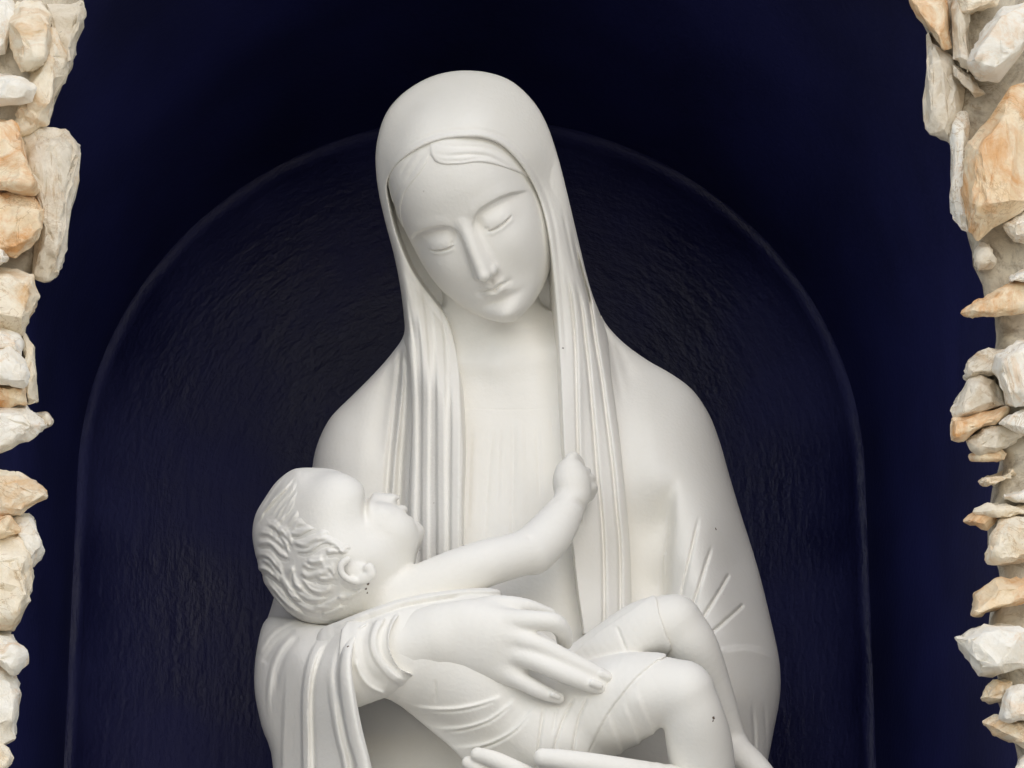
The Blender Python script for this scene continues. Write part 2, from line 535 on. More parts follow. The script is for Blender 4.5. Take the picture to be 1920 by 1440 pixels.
M_DRESS = folds([('g', [(872, 762), (910, 765), (950, 766), (1000, 765), (1050, 752)], 1.5, 2.5, .3, .1), ('g', [(868, 745), (915, 768)], .8, 2, .3, .3),
                 ('g', [(884, 790), (880, 880), (876, 1000)], 3.0, 4, .3, .2), ('g', [(925, 775), (919, 850), (912, 940), (908, 1040)], 3.4, 3.5, .3, .1), ('g', [(944, 780), (942, 860), (940, 960)], 2.3, 3, .3, .2),
                 ('g', [(964, 770), (963, 860), (961, 960), (960, 1040)], 3.8, 3.5, .2, .1), ('g', [(985, 780), (988, 870)], 1.9, 3, .3, .3), ('g', [(1006, 775), (1010, 860), (1012, 950)], 3.4, 3.5, .3, .2), ('g', [(1032, 770), (1038, 830)], 3.0, 3, .2, .3),
                 ('r', [(893, 790), (890, 900), (886, 1000)], 2.3, 8), ('r', [(935, 790), (931, 900), (927, 1000)], 2.3, 8), ('r', [(976, 790), (978, 900), (978, 1000)], 2.3, 8)])
def chest_fn(p):
    us, vs = screen(p)
    wc = samp(WC_DRESS, us, vs); fr = samp(FR_DRESS, us, vs)
    d = samp(D_DRESS, us, vs)
    f = smax(np.maximum((p[:, 2] - fr) * 0.92, wc - 20 - p[:, 2]), -d, 4)
    return smin(f, neck_fn(p), 34), us, vs

def mother_body_fn(p):
    f, us, vs = chest_fn(p)
    return smax(smin(face_fn(p), f, 10), vs - 769, 1.5)

HEADBOX = ([690, 235, -215], [1120, 800, 140])
mother_body = carve("mother_head_and_neck", mother_body_fn, *HEADBOX, 2.0)

D_OPEN = outline([(868, 257), (905, 258), (940, 271), (968, 296), (990, 327), (1010, 368), (1025, 420), (1034, 480), (1040, 540), (1045, 600), (1050, 680), (1054, 760), (1058, 850), (1066, 950),
                  (1080, 1080), (1090, 1250), (980, 1265), (872, 1250), (868, 1100), (866, 950), (868, 850), (865, 760), (860, 690), (852, 640), (838, 598), (816, 566), (792, 536), (770, 502), (751, 460),
                  (735, 412), (725, 370), (723, 345), (733, 322), (755, 298), (790, 275), (830, 261)], 5)
# ---- hair under the veil: two smooth locks parted above the brow
def hair_fn(p):
    q = ((p - HO.astype(np.float32)) @ HA.astype(np.float32))
    x, y, z = q[:, 0], q[:, 1], q[:, 2]
    us, vs = screen(p)
    e = np.minimum(samp(D_HAIR, us, vs), samp(D_OPEN, us, vs) + 5)
    f = face_fn(p) - 1.0 - (samp(M_HAIR, us, vs) + np.where(us > 803, 3.0, 0.6)) * sstep(0, 5, e)
    f = smax(f, -e, 3)
    return np.maximum(f, 10 - z)
D_HAIR = np.maximum(
    outline([(803, 274), (812, 300), (830, 309), (862, 309), (895, 305), (925, 309), (955, 318), (985, 330), (1020, 345), (1040, 290), (980, 235), (880, 225), (810, 235)]),
    outline([(806, 276), (803, 300), (788, 325), (772, 345), (758, 365), (752, 395), (757, 430), (748, 440), (720, 400), (700, 330), (740, 260), (790, 240)]))
M_HAIR = folds([('g', [(806, 285), (840, 292), (880, 290), (915, 293), (945, 308), (975, 325)], 3.2, 3.5, .35, .3),
                ('g', [(812, 272), (850, 274), (900, 276), (935, 285), (965, 305)], 1.8, 3.5, .35, .3),
                ('g', [(806, 296), (830, 302), (865, 302), (900, 297), (930, 302)], 2.2, 3, .35, .3),
                ('g', [(800, 285), (785, 305), (768, 330), (755, 350)], 1.8, 3.5, .35, .3),
                ('g', [(785, 280), (765, 305), (748, 335)], 1.8, 3.5, .35, .3),
                ('g', [(765, 340), (745, 365), (738, 400), (742, 430)], 1.8, 3.5, .35, .3)])
hair = carve("hair", hair_fn, [690, 215, -120], [1060, 460, 150], 2.0, mother_body)

# ---- veil and mantle: one cloth over head, shoulders and arms
O_MANTLE = [(873, 132), (920, 137), (962, 154), (1000, 190), (1025, 232), (1045, 290), (1062, 355), (1080, 432), (1104, 530), (1122, 580), (1140, 612), (1172, 645), (1215, 676),
            (1262, 703), (1300, 733), (1330, 778), (1350, 830), (1367, 890), (1388, 960), (1420, 1062), (1447, 1170), (1462, 1245), (1462, 1310), (1447, 1390), (1436, 1470), (1440, 1650),
            (960, 1680), (500, 1650), (512, 1440), (490, 1360), (477, 1290), (482, 1215), (508, 1140), (545, 1010), (580, 900), (590, 850), (602, 815), (622, 780), (660, 742), (700, 702),
            (735, 662), (757, 628), (757, 590), (750, 535), (738, 475), (722, 415), (709, 355), (704, 300), (709, 255), (724, 212), (752, 178), (790, 152), (830, 137)]
D_MANTLE = outline(O_MANTLE, 5)
WC_MANTLE = blur(np.interp(GV, [60, 140, 350, 600, 700, 850, 1440, 1700], [-60, -60, -80, -175, -200, -190, 50, 155]).astype(np.float32), 26)
FR_MANTLE = tps([(873, 132, -20), (873, 200, 42), (873, 250, 60), (770, 190, 0), (980, 190, -10), (735, 290, 20), (1005, 290, 0), (712, 330, -5), (1040, 340, -50),
                 (728, 420, -38), (745, 420, -48), (752, 500, -75), (766, 560, -85), (800, 570, -112), (835, 600, -122), (775, 640, -68), (815, 650, -84), (850, 680, -82), (1035, 430, -35), (1065, 540, -60), (1080, 640, -62),
                 (820, 720, -22), (820, 850, 25), (820, 1000, 75), (1090, 720, -30), (1105, 850, 18), (1125, 1000, 68), (1145, 1130, 115),
                 (735, 720, -100), (735, 850, -45), (735, 1000, 20), (680, 760, -90), (640, 850, -50), (590, 1000, 10),
                 (1180, 700, -125), (1200, 800, -50), (1215, 900, 5), (1225, 1000, 20), (1225, 1100, 45), (1280, 780, -75), (1300, 900, 5), (1310, 1000, 80), (1310, 1100, 130), (1285, 1050, 98),
                 (1390, 1050, 30), (1400, 1150, 90), (1350, 1200, 160), (1440, 1250, 110), (1390, 1300, 170), (1390, 1440, 170),
                 (1000, 1250, 150), (1000, 1440, 215), (750, 1440, 195), (560, 1250, 110), (560, 1440, 160), (1000, 1650, 270), (560, 1650, 200), (1400, 1650, 220)], 1e-5)
L_MANTLE = 1.0 * tps([(873, 140, 165), (873, 300, 165), (725, 430, 34), (1070, 450, 55), (765, 600, 30), (1115, 600, 42), (700, 330, 110), (1050, 330, 120), (660, 800, 130), (1290, 800, 135), (560, 1100, 110), (1400, 1100, 130),
                (1400, 1400, 130), (550, 1400, 110), (950, 900, 120)])
M_VEIL = folds([
    # left fall: raised flat bands with hollows between
    ('b', [(754, 527), (764, 600), (771, 660), (776, 760), (776, 860), (774, 950), (773, 1060), (773, 1250)], 7, 5.5, .15, .0),
    ('b', [(770, 486), (784, 548), (793, 620), (798, 700), (798, 800), (797, 900), (797, 1000), (797, 1250)], 6.5, 7, .22, 0),
    ('b', [(800, 515), (814, 560), (822, 620), (826, 700), (827, 800), (827, 900), (828, 1000), (828, 1250)], 6.5, 8.5, .22, 0),
    ('b', [(822, 540), (838, 585), (848, 640), (853, 700), (855, 800), (854, 900), (853, 1000), (853, 1250)], 6.5, 9, .22, 0),
    # right fall
    ('g', [(1058, 500), (1071, 560), (1078, 640), (1080, 700), (1082, 780), (1084, 860), (1088, 980)], 10, 2.4, .15, 0), ('r', [(1066, 520), (1078, 580), (1085, 660), (1087, 740), (1089, 860), (1094, 980)], 3, 5, .15, 0),
    ('g', [(1076, 520), (1090, 575), (1098, 640), (1105, 705), (1113, 800), (1119, 880), (1127, 960), (1132, 1060), (1133, 1250)], 12, 3.0, .1, 0),
    ('r', [(1082, 520), (1097, 575), (1105, 640), (1112, 705), (1120, 800), (1127, 880), (1135, 960), (1140, 1060), (1141, 1250)], 1.5, 6, .1, 0),
    ('g', [(1068, 420), (1088, 500), (1104, 560), (1116, 640), (1127, 705), (1138, 790), (1148, 870), (1156, 960), (1162, 1040), (1163, 1250)], 12, 3.0, .1, 0),
    ('r', [(1094, 500), (1111, 560), (1123, 640), (1134, 705), (1145, 790), (1155, 870), (1163, 960), (1170, 1040), (1171, 1250)], 2.5, 7, .1, .0),
    ('g', [(1062, 365), (1082, 460), (1100, 530), (1116, 590)], 5, 3, .1, .1), ('g', [(1052, 380), (1068, 460), (1080, 520)], 2.5, 3, .3, .3),
])
D_VEIL = outline([(873, 102), (930, 107), (982, 128), (1025, 170), (1053, 225), (1075, 285), (1092, 350), (1108, 425), (1126, 510), (1136, 575), (1141, 640), (1147, 710), (1158, 790), (1168, 880), (1176, 960), (1182, 1040), (1184, 1140), (1180, 1270),
            (960, 1290), (764, 1270), (764, 1100), (765, 960), (768, 880), (772, 790), (769, 700), (762, 655), (752, 625), (738, 590), (722, 540), (708, 475), (692, 415), (679, 355), (674, 300), (679, 250), (697, 200), (730, 158), (775, 126), (825, 107)])
D_HIDE = outline([(800, 790), (1040, 790), (1060, 1000), (1075, 1175), (1225, 1175), (1265, 1300), (1275, 1560), (650, 1560), (652, 1270), (640, 1120), (660, 1060), (790, 1060)])
M_MANTLE = folds([
    # shoulder folds running under the veil
    ('g', [(752, 640), (748, 700), (738, 790), (728, 880), (722, 1000)], 12, 6, .15, 0), ('g', [(760, 650), (762, 720), (757, 800), (751, 880), (746, 1000)], 16, 7, .1, 0),
    ('r', [(756, 650), (754, 720), (747, 800), (739, 880), (733, 1000)], 5, 4, .1, 0),
    ('g', [(748, 650), (732, 710), (715, 800), (705, 880)], 7, 16, .2, .2),
    ('g', [(1122, 590), (1140, 640), (1156, 700), (1172, 780)], 5, 7, .1, .4), ('g', [(1132, 600), (1152, 640), (1172, 690), (1188, 740)], 5, 12, .1, .4),
    # arm opening of the mantle and carved pleats
    ('C', [(1248, 1240), (1250, 1115), (1253, 1050), (1258, 990), (1263, 940), (1272, 885)], 78, 34, 0, .3),
    ('g', [(1312, 962), (1297, 1030), (1277, 1118)], 10, 2.4, .3, 0), ('g', [(1337, 1017), (1320, 1070), (1300, 1135)], 10, 2.4, .3, 0),
    ('g', [(1369, 1073), (1345, 1115), (1318, 1158)], 10, 2.4, .15, 0), ('g', [(1396, 1132), (1365, 1160), (1330, 1190)], 10, 2.4, .12, 0),
    ('s', [(1475, 1246), (1440, 1222), (1400, 1212), (1360, 1216), (1330, 1226)], 8, 22, 0, 0), ('g', [(1465, 1244), (1438, 1225), (1400, 1215), (1360, 1219)], 4, 2.6, 0, 0),
    ('g', [(1409, 1310), (1415, 1380), (1416, 1460)], 4, 3, .3, 0), ('g', [(1431, 1310), (1437, 1380), (1437, 1460)], 4, 3, .3, 0),
])
def cloth_core(p, us, vs, fr, D, Lm, wc):
    T = np.maximum(fr - wc, 40)
    d = samp(D, us, vs); L = samp(Lm, us, vs)
    a = np.maximum(0, L - d) / L
    b = np.abs(p[:, 2] - wc) / T
    a2, b2 = a * a, b * b
    return (np.sqrt(a2 + b2) - 1) * ((a2 * L + b2 * T) / (a2 + b2 + 1e-6)), d, L
def face_cut(p, us, vs, fr, do):
    wcut = np.interp(vs, [200, 300, 640, 720, 1300], [-100, -100, -200, -140, -60]).astype(np.float32)
    return np.maximum(-do + np.maximum(0, fr - 12 - p[:, 2]) * 0.10, wcut - p[:, 2])
def veil_fn(p):
    us, vs = screen(p)
    fr = samp(FR_MANTLE, us, vs); wc = samp(WC_MANTLE, us, vs)
    f, d, L = cloth_core(p, us, vs, fr, D_MANTLE, L_MANTLE, wc)
    q = (p - HO.astype(np.float32)) @ HA.astype(np.float32)
    hood = ell(q, (0, 52, -15), (142, 190, 161))
    f = smin(f, np.maximum(smax(hood, -d, 30), vs - 420), 14)
    do = samp(D_OPEN, us, vs)
    hem = (1.8 * np.exp(-((do + 5) / 4.0) ** 2) - 2.2 * np.exp(-((do + 13) / 3.5) ** 2)) * (1 - sstep(600, 700, vs)) * sstep(-60, 20, us - 790)
    f = f - (samp(M_VEIL, us, vs) * sstep(-0.02, 0.30, d / L) + hem) * sstep(-30, 20, p[:, 2] - wc)
    dv = samp(D_VEIL, us, vs)
    f = smax(f, -dv, 5 + 14 * sstep(950, 1050, us))
    f = np.maximum(f, np.maximum(vs - 1190, np.minimum(fr - 75, wc + 30) - p[:, 2] - 2000 * (vs < 655)))
    return smax(f, -face_cut(p, us, vs, fr, do), 2.5)
def mantle_fn(p):
    us, vs = screen(p)
    dv = samp(D_VEIL, us, vs)
    fr = samp(FR_MANTLE, us, vs) - 22 * sstep(-70, 10, dv + 30 * sstep(1000, 900, us)) ; wc = samp(WC_MANTLE, us, vs)
    f, d, L = cloth_core(p, us, vs, fr, D_MANTLE, L_MANTLE, wc)
    f = f - samp(M_MANTLE, us, vs) * sstep(-0.02, 0.30, d / L) * sstep(-30, 20, p[:, 2] - wc)
    f = np.maximum(f, np.maximum(560 - vs, np.minimum(665 - vs, dv - 12)))
    do = samp(D_OPEN, us, vs)
    f = np.maximum(f, samp(D_HIDE, us, vs))
    return smax(f, -face_cut(p, us, vs, fr, do + 4), 3)
veil = carve("veil", veil_fn, [690, 120, -250], [1200, 1200, 160], 2.2)
mantle = carve("mantle", mantle_fn, [440, 540, -300], [1490, 1500, 260], 2.4)
# ---- dress: chest panel between the falls of the veil, with fine carved pleats
def dress_fn(p):
    f, us, vs = chest_fn(p)
    return smax(f - 0.8 - samp(M_DRESS, us, vs), 765 - vs, 1.0)
dress = carve("dress", dress_fn, [640, 740, -240], [1250, 1500, 300], 3.1)

# ---- child: one continuous figure
O_CHEAD = [(590, 877), (628, 881), (660, 896), (678, 910), (686, 921), (689, 931), (700, 924), (725, 925), (744, 926), (750, 932), (746, 943), (750, 946), (761, 949), (765, 958), (763, 964),
           (771, 965), (774, 973), (784, 978), (794, 990), (795, 1005), (789, 1022), (782, 1040), (779, 1055), (765, 1085), (735, 1120), (690, 1150), (640, 1170), (600, 1172), (560, 1160), (525, 1130),
           (495, 1085), (480, 1040), (474, 1000), (480, 965), (497, 935), (520, 903), (552, 880)]
D_CHEAD = outline(O_CHEAD, 4)
_w = sstep(14, 60, D_CHEAD); D_CHEAD = D_CHEAD * (1 - _w) + blur(D_CHEAD, 11) * _w
T_CHEAD = tps([(600, 1010, 128), (560, 930, 110), (660, 930, 100), (660, 1040, 135), (720, 1010, 112), (705, 938, 36), (740, 934, 22), (757, 957, 22), (768, 970, 26), (786, 995, 50), (760, 1030, 92), (700, 1110, 100), (560, 1120, 105), (500, 1020, 95)], 1e-4)
L_CHEAD = tps([(600, 1010, 140), (720, 1010, 85), (740, 934, 12), (705, 936, 22), (760, 960, 12), (786, 995, 30), (770, 1040, 60), (640, 920, 75), (500, 1020, 130), (560, 1140, 110)], 1e-4)
WC_CH = tps([(500, 1020, 165), (600, 1010, 190), (720, 1000, 178), (740, 935, 186), (790, 1000, 180), (700, 1110, 220), (600, 1140, 210)], 1e-4)
T_CHEAD = np.maximum(T_CHEAD, 10); L_CHEAD = np.maximum(L_CHEAD, 9)
M_CFACE = folds([('g', [(691, 918), (685, 945), (685, 970), (689, 992)], 11, 6.5, .0, .5), ('r', [(700, 950), (722, 955), (742, 966)], 3, 12, .3, .3), ('g', [(744, 925), (745, 945), (752, 950)], 3, 3, 0, .2), ('g', [(762, 962), (772, 968)], 4, 3, 0, .2)])
EARW = 334
def ear_fn(p):
    c = np.array((668, 1069)); pts = []
    for k in range(13):
        a = math.radians(-35 + k * 22)          # outer rim
        x, y = 30 * math.cos(a), 21 * math.sin(a)
        r = math.radians(12)
        pts.append((c[0] + x * math.cos(r) - y * math.sin(r), c[1] + x * math.sin(r) + y * math.cos(r), EARW - 5 * math.cos(a), 6.5))
    f = chain(p, pts, 2)
    f = smin(f, chain(p, [(690, 1066, EARW - 4, 9), (694, 1077, EARW - 4, 10), (682, 1084, EARW - 3, 9)], 2), 6)       # lobe
    f = smin(f, chain(p, [(652, 1062, EARW - 14, 8), (672, 1078, EARW - 14, 10)], 1), 6)
    f = smin(f, ell(p, W3(668, 1071, EARW - 11), (26, 17, 8), rot2(12)), 5)
    return f
def child_head_fn(p):
    us, vs = screen(p)
    f = inflate(p, D_CHEAD, WC_CH, T_CHEAD, L_CHEAD, us, vs)
    cheek = ell(p, W3(722, 1000, 238), (58, 53, 52)); f = smin(f, cheek, 22)
    f = smin(f, ell(p, W3(637, 952, 246), (50, 58, 48)), 34)
    f = f - samp(M_CFACE, us, vs) * sstep(150, 185, p[:, 2])
    f = smin(f, ear_fn(p), 4)
    return f
def child_arm_fn(p):
    f = chain(p, [(740, 1140, 246, 54), (815, 1097, 248, 50), (900, 1060, 236, 45), (960, 1043, 212, 42), (996, 1032, 192, 42)], 4)
    f = smin(f, chain(p, [(998, 1033, 188, 45), (1028, 1004, 166, 44), (1054, 968, 145, 37), (1070, 940, 128, 29)], 4), 7)
    f = smax(f, -chain(p, [(968, 990, 245, 4), (984, 996, 236, 4.5), (994, 1006, 230, 3)], 3), 8)
    f = smin(f, chain(p, [(772, 1098, 236, 34), (725, 1105, 236, 52)], 1), 16)
    wr = chain(p, [(1048, 926, 150, 6), (1072, 932, 162, 6), (1098, 952, 140, 6)], 4)
    hand = chain(p, [(1074, 925, 118, 34), (1072, 905, 112, 36), (1070, 890, 108, 31)], 3)
    idx = chain(p, [(1056, 895, 118, 17), (1066, 872, 112, 13.5), (1075, 858, 100, 11.5), (1086, 872, 84, 11), (1084, 884, 78, 11)], 3)
    for (a, b) in (((1078, 892), (1098, 886)), ((1083, 902), (1106, 899)), ((1086, 916), (1111, 915))):
        fg = chain(p, [(*a, 112, 14), ((a[0] + b[0]) / 2 + 4, (a[1] + b[1]) / 2 - 2, 106, 13), (*b, 88, 11), (b[0] - 8, b[1] + 3, 76, 10)], 3)
        hand = smin(hand, fg, 2.5)
    th = chain(p, [(1092, 930, 104, 17), (1104, 925, 84, 13), (1098, 912, 70, 11)], 3)
    hand = smin(smin(hand, idx, 4), th, 6)
    for q in ([(1070, 879, 124, 2.5), (1086, 877, 108, 3.5), (1098, 876, 92, 3.5)], [(1078, 892, 126, 2.2), (1096, 891, 106, 3.2), (1108, 890, 90, 3.2)], [(1082, 905, 126, 2.2), (1100, 906, 106, 3.2), (1114, 906, 90, 3.2)]):
        hand = smax(hand, -chain(p, q, 2), 3)
    f = smin(f, hand, 9)
    return smax(f, -chain(p, [(1036, 934, 158, 5), (1060, 928, 168, 4.5), (1084, 938, 160, 4.5), (1108, 962, 128, 5)], 4), 6)
def child_legs_fn(p):
    near = chain(p, [(1040, 1350, 270, 92), (1130, 1325, 310, 88), (1215, 1298, 360, 70), (1278, 1296, 385, 57)], 7)
    nk = chain(p, [(1282, 1300, 385, 58), (1300, 1345, 380, 58), (1312, 1400, 360, 62), (1318, 1470, 345, 58), (1300, 1560, 330, 42)], 7)
    far = chain(p, [(1060, 1330, 200, 90), (1140, 1245, 235, 70), (1210, 1185, 265, 60), (1262, 1168, 278, 52)], 7)
    fk = chain(p, [(1264, 1170, 280, 53), (1295, 1215, 275, 52), (1330, 1290, 255, 42), (1362, 1370, 240, 32), (1372, 1400, 238, 33)], 7)
    foot = chain(p, [(1368, 1408, 245, 32), (1392, 1420, 265, 30), (1425, 1448, 285, 25), (1450, 1475, 300, 18)], 7)
    f = smin(near, nk, 10)
    g = smin(smin(far, fk, 10), foot, 12)
    return smin(f, g, 5)
def where_in(fn, p, m, far=70.0):
    """evaluate fn only where it can matter"""
    o = np.full(len(p), far, np.float32)
    if m.any(): o[m] = fn(p[m])
    return o
def child_fn(p):
    u, v = p[:, 0], p[:, 1]
    f = where_in(child_head_fn, p, (u < 900) & (v < 1290))
    f = smin(f, where_in(child_arm_fn, p, (u > 600) & (u < 1200) & (v < 1270)), 9)
    tor = chain(p, [(730, 1140, 225, 60), (860, 1200, 230, 92), (1000, 1300, 240, 105)], 3)
    f = smin(f, tor, 20)
    return np.minimum(f, where_in(child_legs_fn, p, (u > 850) & (v > 1020)))
child = carve("child_body", child_fn, [450, 840, 40], [1480, 1500, 470], 2.5)

# hair of the child: carved waves
def wave(pts, A=5.0, w=4.0): return ('r', pts, A, w, .18, .18)
Zh = lambda L: [(440 + x / 4, 840 + y / 4) for x, y in L]
HS = [[(160,720),(260,710),(340,790),(420,810)], [(170,640),(250,640),(330,700),(390,760)], [(150,800),(240,800),(310,880),(360,940)], [(160,900),(230,910),(300,960),(350,1020)],
      [(320,900),(350,1000),(420,1100),(520,1130)], [(370,960),(390,1060),(460,1150),(560,1210),(680,1215)], [(250,1000),(330,1100),(420,1190),(520,1250)], [(200,960),(280,1090),(380,1200),(480,1270)],
      [(420,1000),(500,1100),(600,1140),(700,1100)], [(500,960),(560,1050),(650,1080),(740,1040)], [(580,1180),(680,1190),(760,1150),(850,1120)], [(640,1240),(740,1220),(820,1180)], [(760,1120),(850,1110),(940,1060)],
      [(830,1140),(900,1110),(970,1050)], [(400,630),(480,640),(560,600),(650,590)], [(430,700),(520,720),(600,680),(700,650)], [(450,760),(560,760),(650,700),(760,690)], [(690,720),(760,720),(800,770),(890,770)],
      [(680,780),(760,770),(830,790)], [(500,860),(560,890),(640,870),(680,860)], [(480,920),(560,960),(640,930),(720,920)], [(540,840),(600,850),(660,830)], [(330,600),(390,660),(420,740)], [(230,560),(300,590),(360,680),(400,800)],
      [(600,960),(680,980),(760,960)], [(200,480),(270,420),(360,330),(440,240)], [(240,520),(310,450),(390,360),(470,260)], [(170,560),(220,480),(310,370),(400,260)], [(290,540),(350,470),(430,390),(500,300)], [(300,920),(260,860),(200,830)],
      [(440,880),(420,940),(450,1020),(520,1060)], [(700,880),(740,940),(760,1000)], [(830,720),(870,740),(900,760)],
      [(330,560),(380,500),(440,430),(490,360)], [(380,600),(430,540),(490,470),(520,400)], [(420,600),(480,560),(560,560)], [(260,620),(320,570),(370,520)], [(300,660),(350,610),(400,570)], [(530,610),(600,580),(680,570),(740,600)], [(610,640),(700,620),(760,640)]]
M_CHAIR = folds([wave(Zh(q), (2.2 if i in (25, 26, 27, 28) or i > 32 else 4.6 if i % 3 else 6.0), 4.2 if i % 2 else 5.2) for i, q in enumerate(HS)] + [('r', [(x + 3, y - 7) for x, y in Zh(q)], 2.6, 2.4, .25, .25) for q in HS] + [('g', [(x + 1, y + 9) for x, y in Zh(q)], 2.6 if i in (25, 26, 27, 28) or i > 32 else 4.6, 2.7, .2, .2) for i, q in enumerate(HS)]
    + [('g', Zh([(470 + 12 * k, 150 + 16 * k), (380 + 14 * k, 230 + 28 * k), (280 + 18 * k, 360 + 32 * k), (190 + 18 * k, 520 + 26 * k)]), 2.2, 2.6, .25, .25) for k in range(0, 7)])
D_CHAIR = outline([(575, 877), (572, 890), (566, 915), (560, 945), (572, 970), (590, 985), (612, 985), (635, 1005), (655, 1015), (664, 1030), (652, 1045), (640, 1060), (642, 1085), (660, 1100), (690, 1095), (692, 1105), (672, 1128), (640, 1160), (600, 1185), (540, 1180),
                   (480, 1130), (455, 1040), (455, 960), (490, 900), (540, 865)], 5)
def chair_fn(p):
    us, vs = screen(p)
    f = inflate(p, D_CHEAD, WC_CH, T_CHEAD, L_CHEAD, us, vs)
    e = samp(D_CHAIR, us, vs)
    f = f + 1.2 - (2.2 + samp(M_CHAIR, us, vs)) * sstep(0, 16, e) * sstep(60, 160, p[:, 2])
    return smax(f, -e, 6)
child_hair = carve("child_hair", chair_fn, [450, 850, 30], [720, 1200, 350], 1.9, child)

# wrap of the child: torso cloth and the cloth round both thighs
D_WRAP = outline([(588, 1186), (640, 1163), (700, 1140), (760, 1121), (820, 1110), (880, 1104), (925, 1102), (946, 1108), (935, 1125), (920, 1200), (900, 1290), (780, 1300), (680, 1280), (600, 1230)], 4)
M_WRAP = folds([
    ('r', [(600, 1188), (640, 1169), (700, 1146), (760, 1127), (860, 1110), (940, 1108)], 5, 4, .25, 0), ('g', [(640, 1181), (710, 1155), (770, 1136), (870, 1119)], 5, 3, .2, .1),
    ('g', [(815, 1270), (817, 1300), (818, 1322)], 3, 2.2, .3, .3),
    ('s', [(945, 1302), (900, 1318), (850, 1327), (800, 1326), (755, 1317)], 7, 13, .1, .4), ('g', [(935, 1312), (895, 1326), (850, 1334), (800, 1333)], 3, 2.4, .2, .3),
    ('s', [(970, 1307), (920, 1346), (870, 1362), (825, 1364), (790, 1357)], 7, 13, .1, .4), ('g', [(962, 1320), (920, 1352), (870, 1369), (830, 1371)], 4, 2.4, .2, .3),
    ('s', [(1005, 1320), (965, 1366), (915, 1392), (868, 1400), (832, 1397)], 7, 13, .1, .4), ('g', [(1000, 1332), (966, 1372), (915, 1399), (870, 1407)], 4, 2.4, .2, .3),
    ('g', [(1020, 1325), (1012, 1380), (1005, 1440)], 6, 2.2, .15, 0), ('g', [(1044, 1325), (1036, 1380)], 4, 2.0, .2, .3), ('g', [(1078, 1305), (1052, 1360), (1035, 1420)], 6, 2.2, .15, 0), ('g', [(1103, 1305), (1085, 1350), (1070, 1430)], 6, 2.2, .15, 0),
    ('s', [(1100, 1445), (1112, 1400), (1140, 1345), (1165, 1310), (1200, 1270), (1240, 1237)], 5, 14, 0, 0), ('g', [(1098, 1440), (1110, 1399), (1138, 1344), (1163, 1309), (1198, 1268), (1236, 1238)], 5, 2.2, 0, 0),
    ('s', [(1180, 1440), (1160, 1395), (1143, 1345), (1140, 1325)], 5, 9, .1, .3), ('s', [(1212, 1420), (1190, 1370), (1175, 1330), (1170, 1310)], 5, 9, .1, .3), ('s', [(1240, 1398), (1218, 1355), (1200, 1310), (1193, 1285)], 5, 9, .1, .3),
    ('g', [(1134, 1410), (1150, 1430)], 4, 2.4, .2, .2), ('g', [(1176, 1226), (1165, 1195), (1155, 1172)], 4, 2.2, .2, .2),
])
D_KNEE = outline([(1060, 1230), (1120, 1185), (1180, 1145), (1226, 1116), (1236, 1150), (1249, 1190), (1256, 1218), (1232, 1252), (1256, 1300), (1256, 1360), (1240, 1398), (1215, 1425), (1180, 1450), (1120, 1500), (1000, 1500), (880, 1440), (860, 1300), (960, 1250)], 3)
def wrap_fn(p):
    us, vs = screen(p)
    tor = chain(p, [(640, 1225, 288, 52), (740, 1215, 302, 95), (860, 1255, 288, 112), (960, 1325, 272, 112), (1040, 1380, 290, 108)], 4)
    low = chain(p, [(760, 1270, 235, 78), (850, 1330, 250, 88), (930, 1400, 265, 92), (1000, 1480, 280, 92)], 4)
    tor = smin(tor, low, 20)
    tor = smin(tor, chain(p, [(640, 1205, 286, 44), (700, 1188, 290, 56), (800, 1164, 296, 60), (900, 1158, 288, 58)], 4), 16)
    k = samp(D_KNEE, us, vs)
    nr = sstep(1205, 1240, vs)
    legs = where_in(child_legs_fn, p, (p[:, 0] > 850) & (p[:, 1] > 1020)) + 0.6 - (6.6 * (1 - nr) + 7.0 * sstep(0, 80, k) * nr)
    legs = smax(legs, -k, 3)
    cut = samp(D_WRAPTOP, us, vs)
    tor = smax(tor, -cut, 5)
    f = smin(tor, legs, 12)
    return f - samp(M_WRAP, us, vs) * sstep(200, 260, p[:, 2])
D_WRAPTOP = outline([(586, 1187), (640, 1163), (700, 1140), (760, 1121), (820, 1110), (880, 1104), (925, 1102), (947, 1109), (1000, 1150), (1080, 1215), (1300, 1300), (1300, 1560), (980, 1560), (870, 1425), (800, 1362), (730, 1312), (650, 1290), (588, 1230)], 4)
wrap = carve("child_wrap", wrap_fn, [560, 1055, 150], [1300, 1500, 460], 2.1, child)

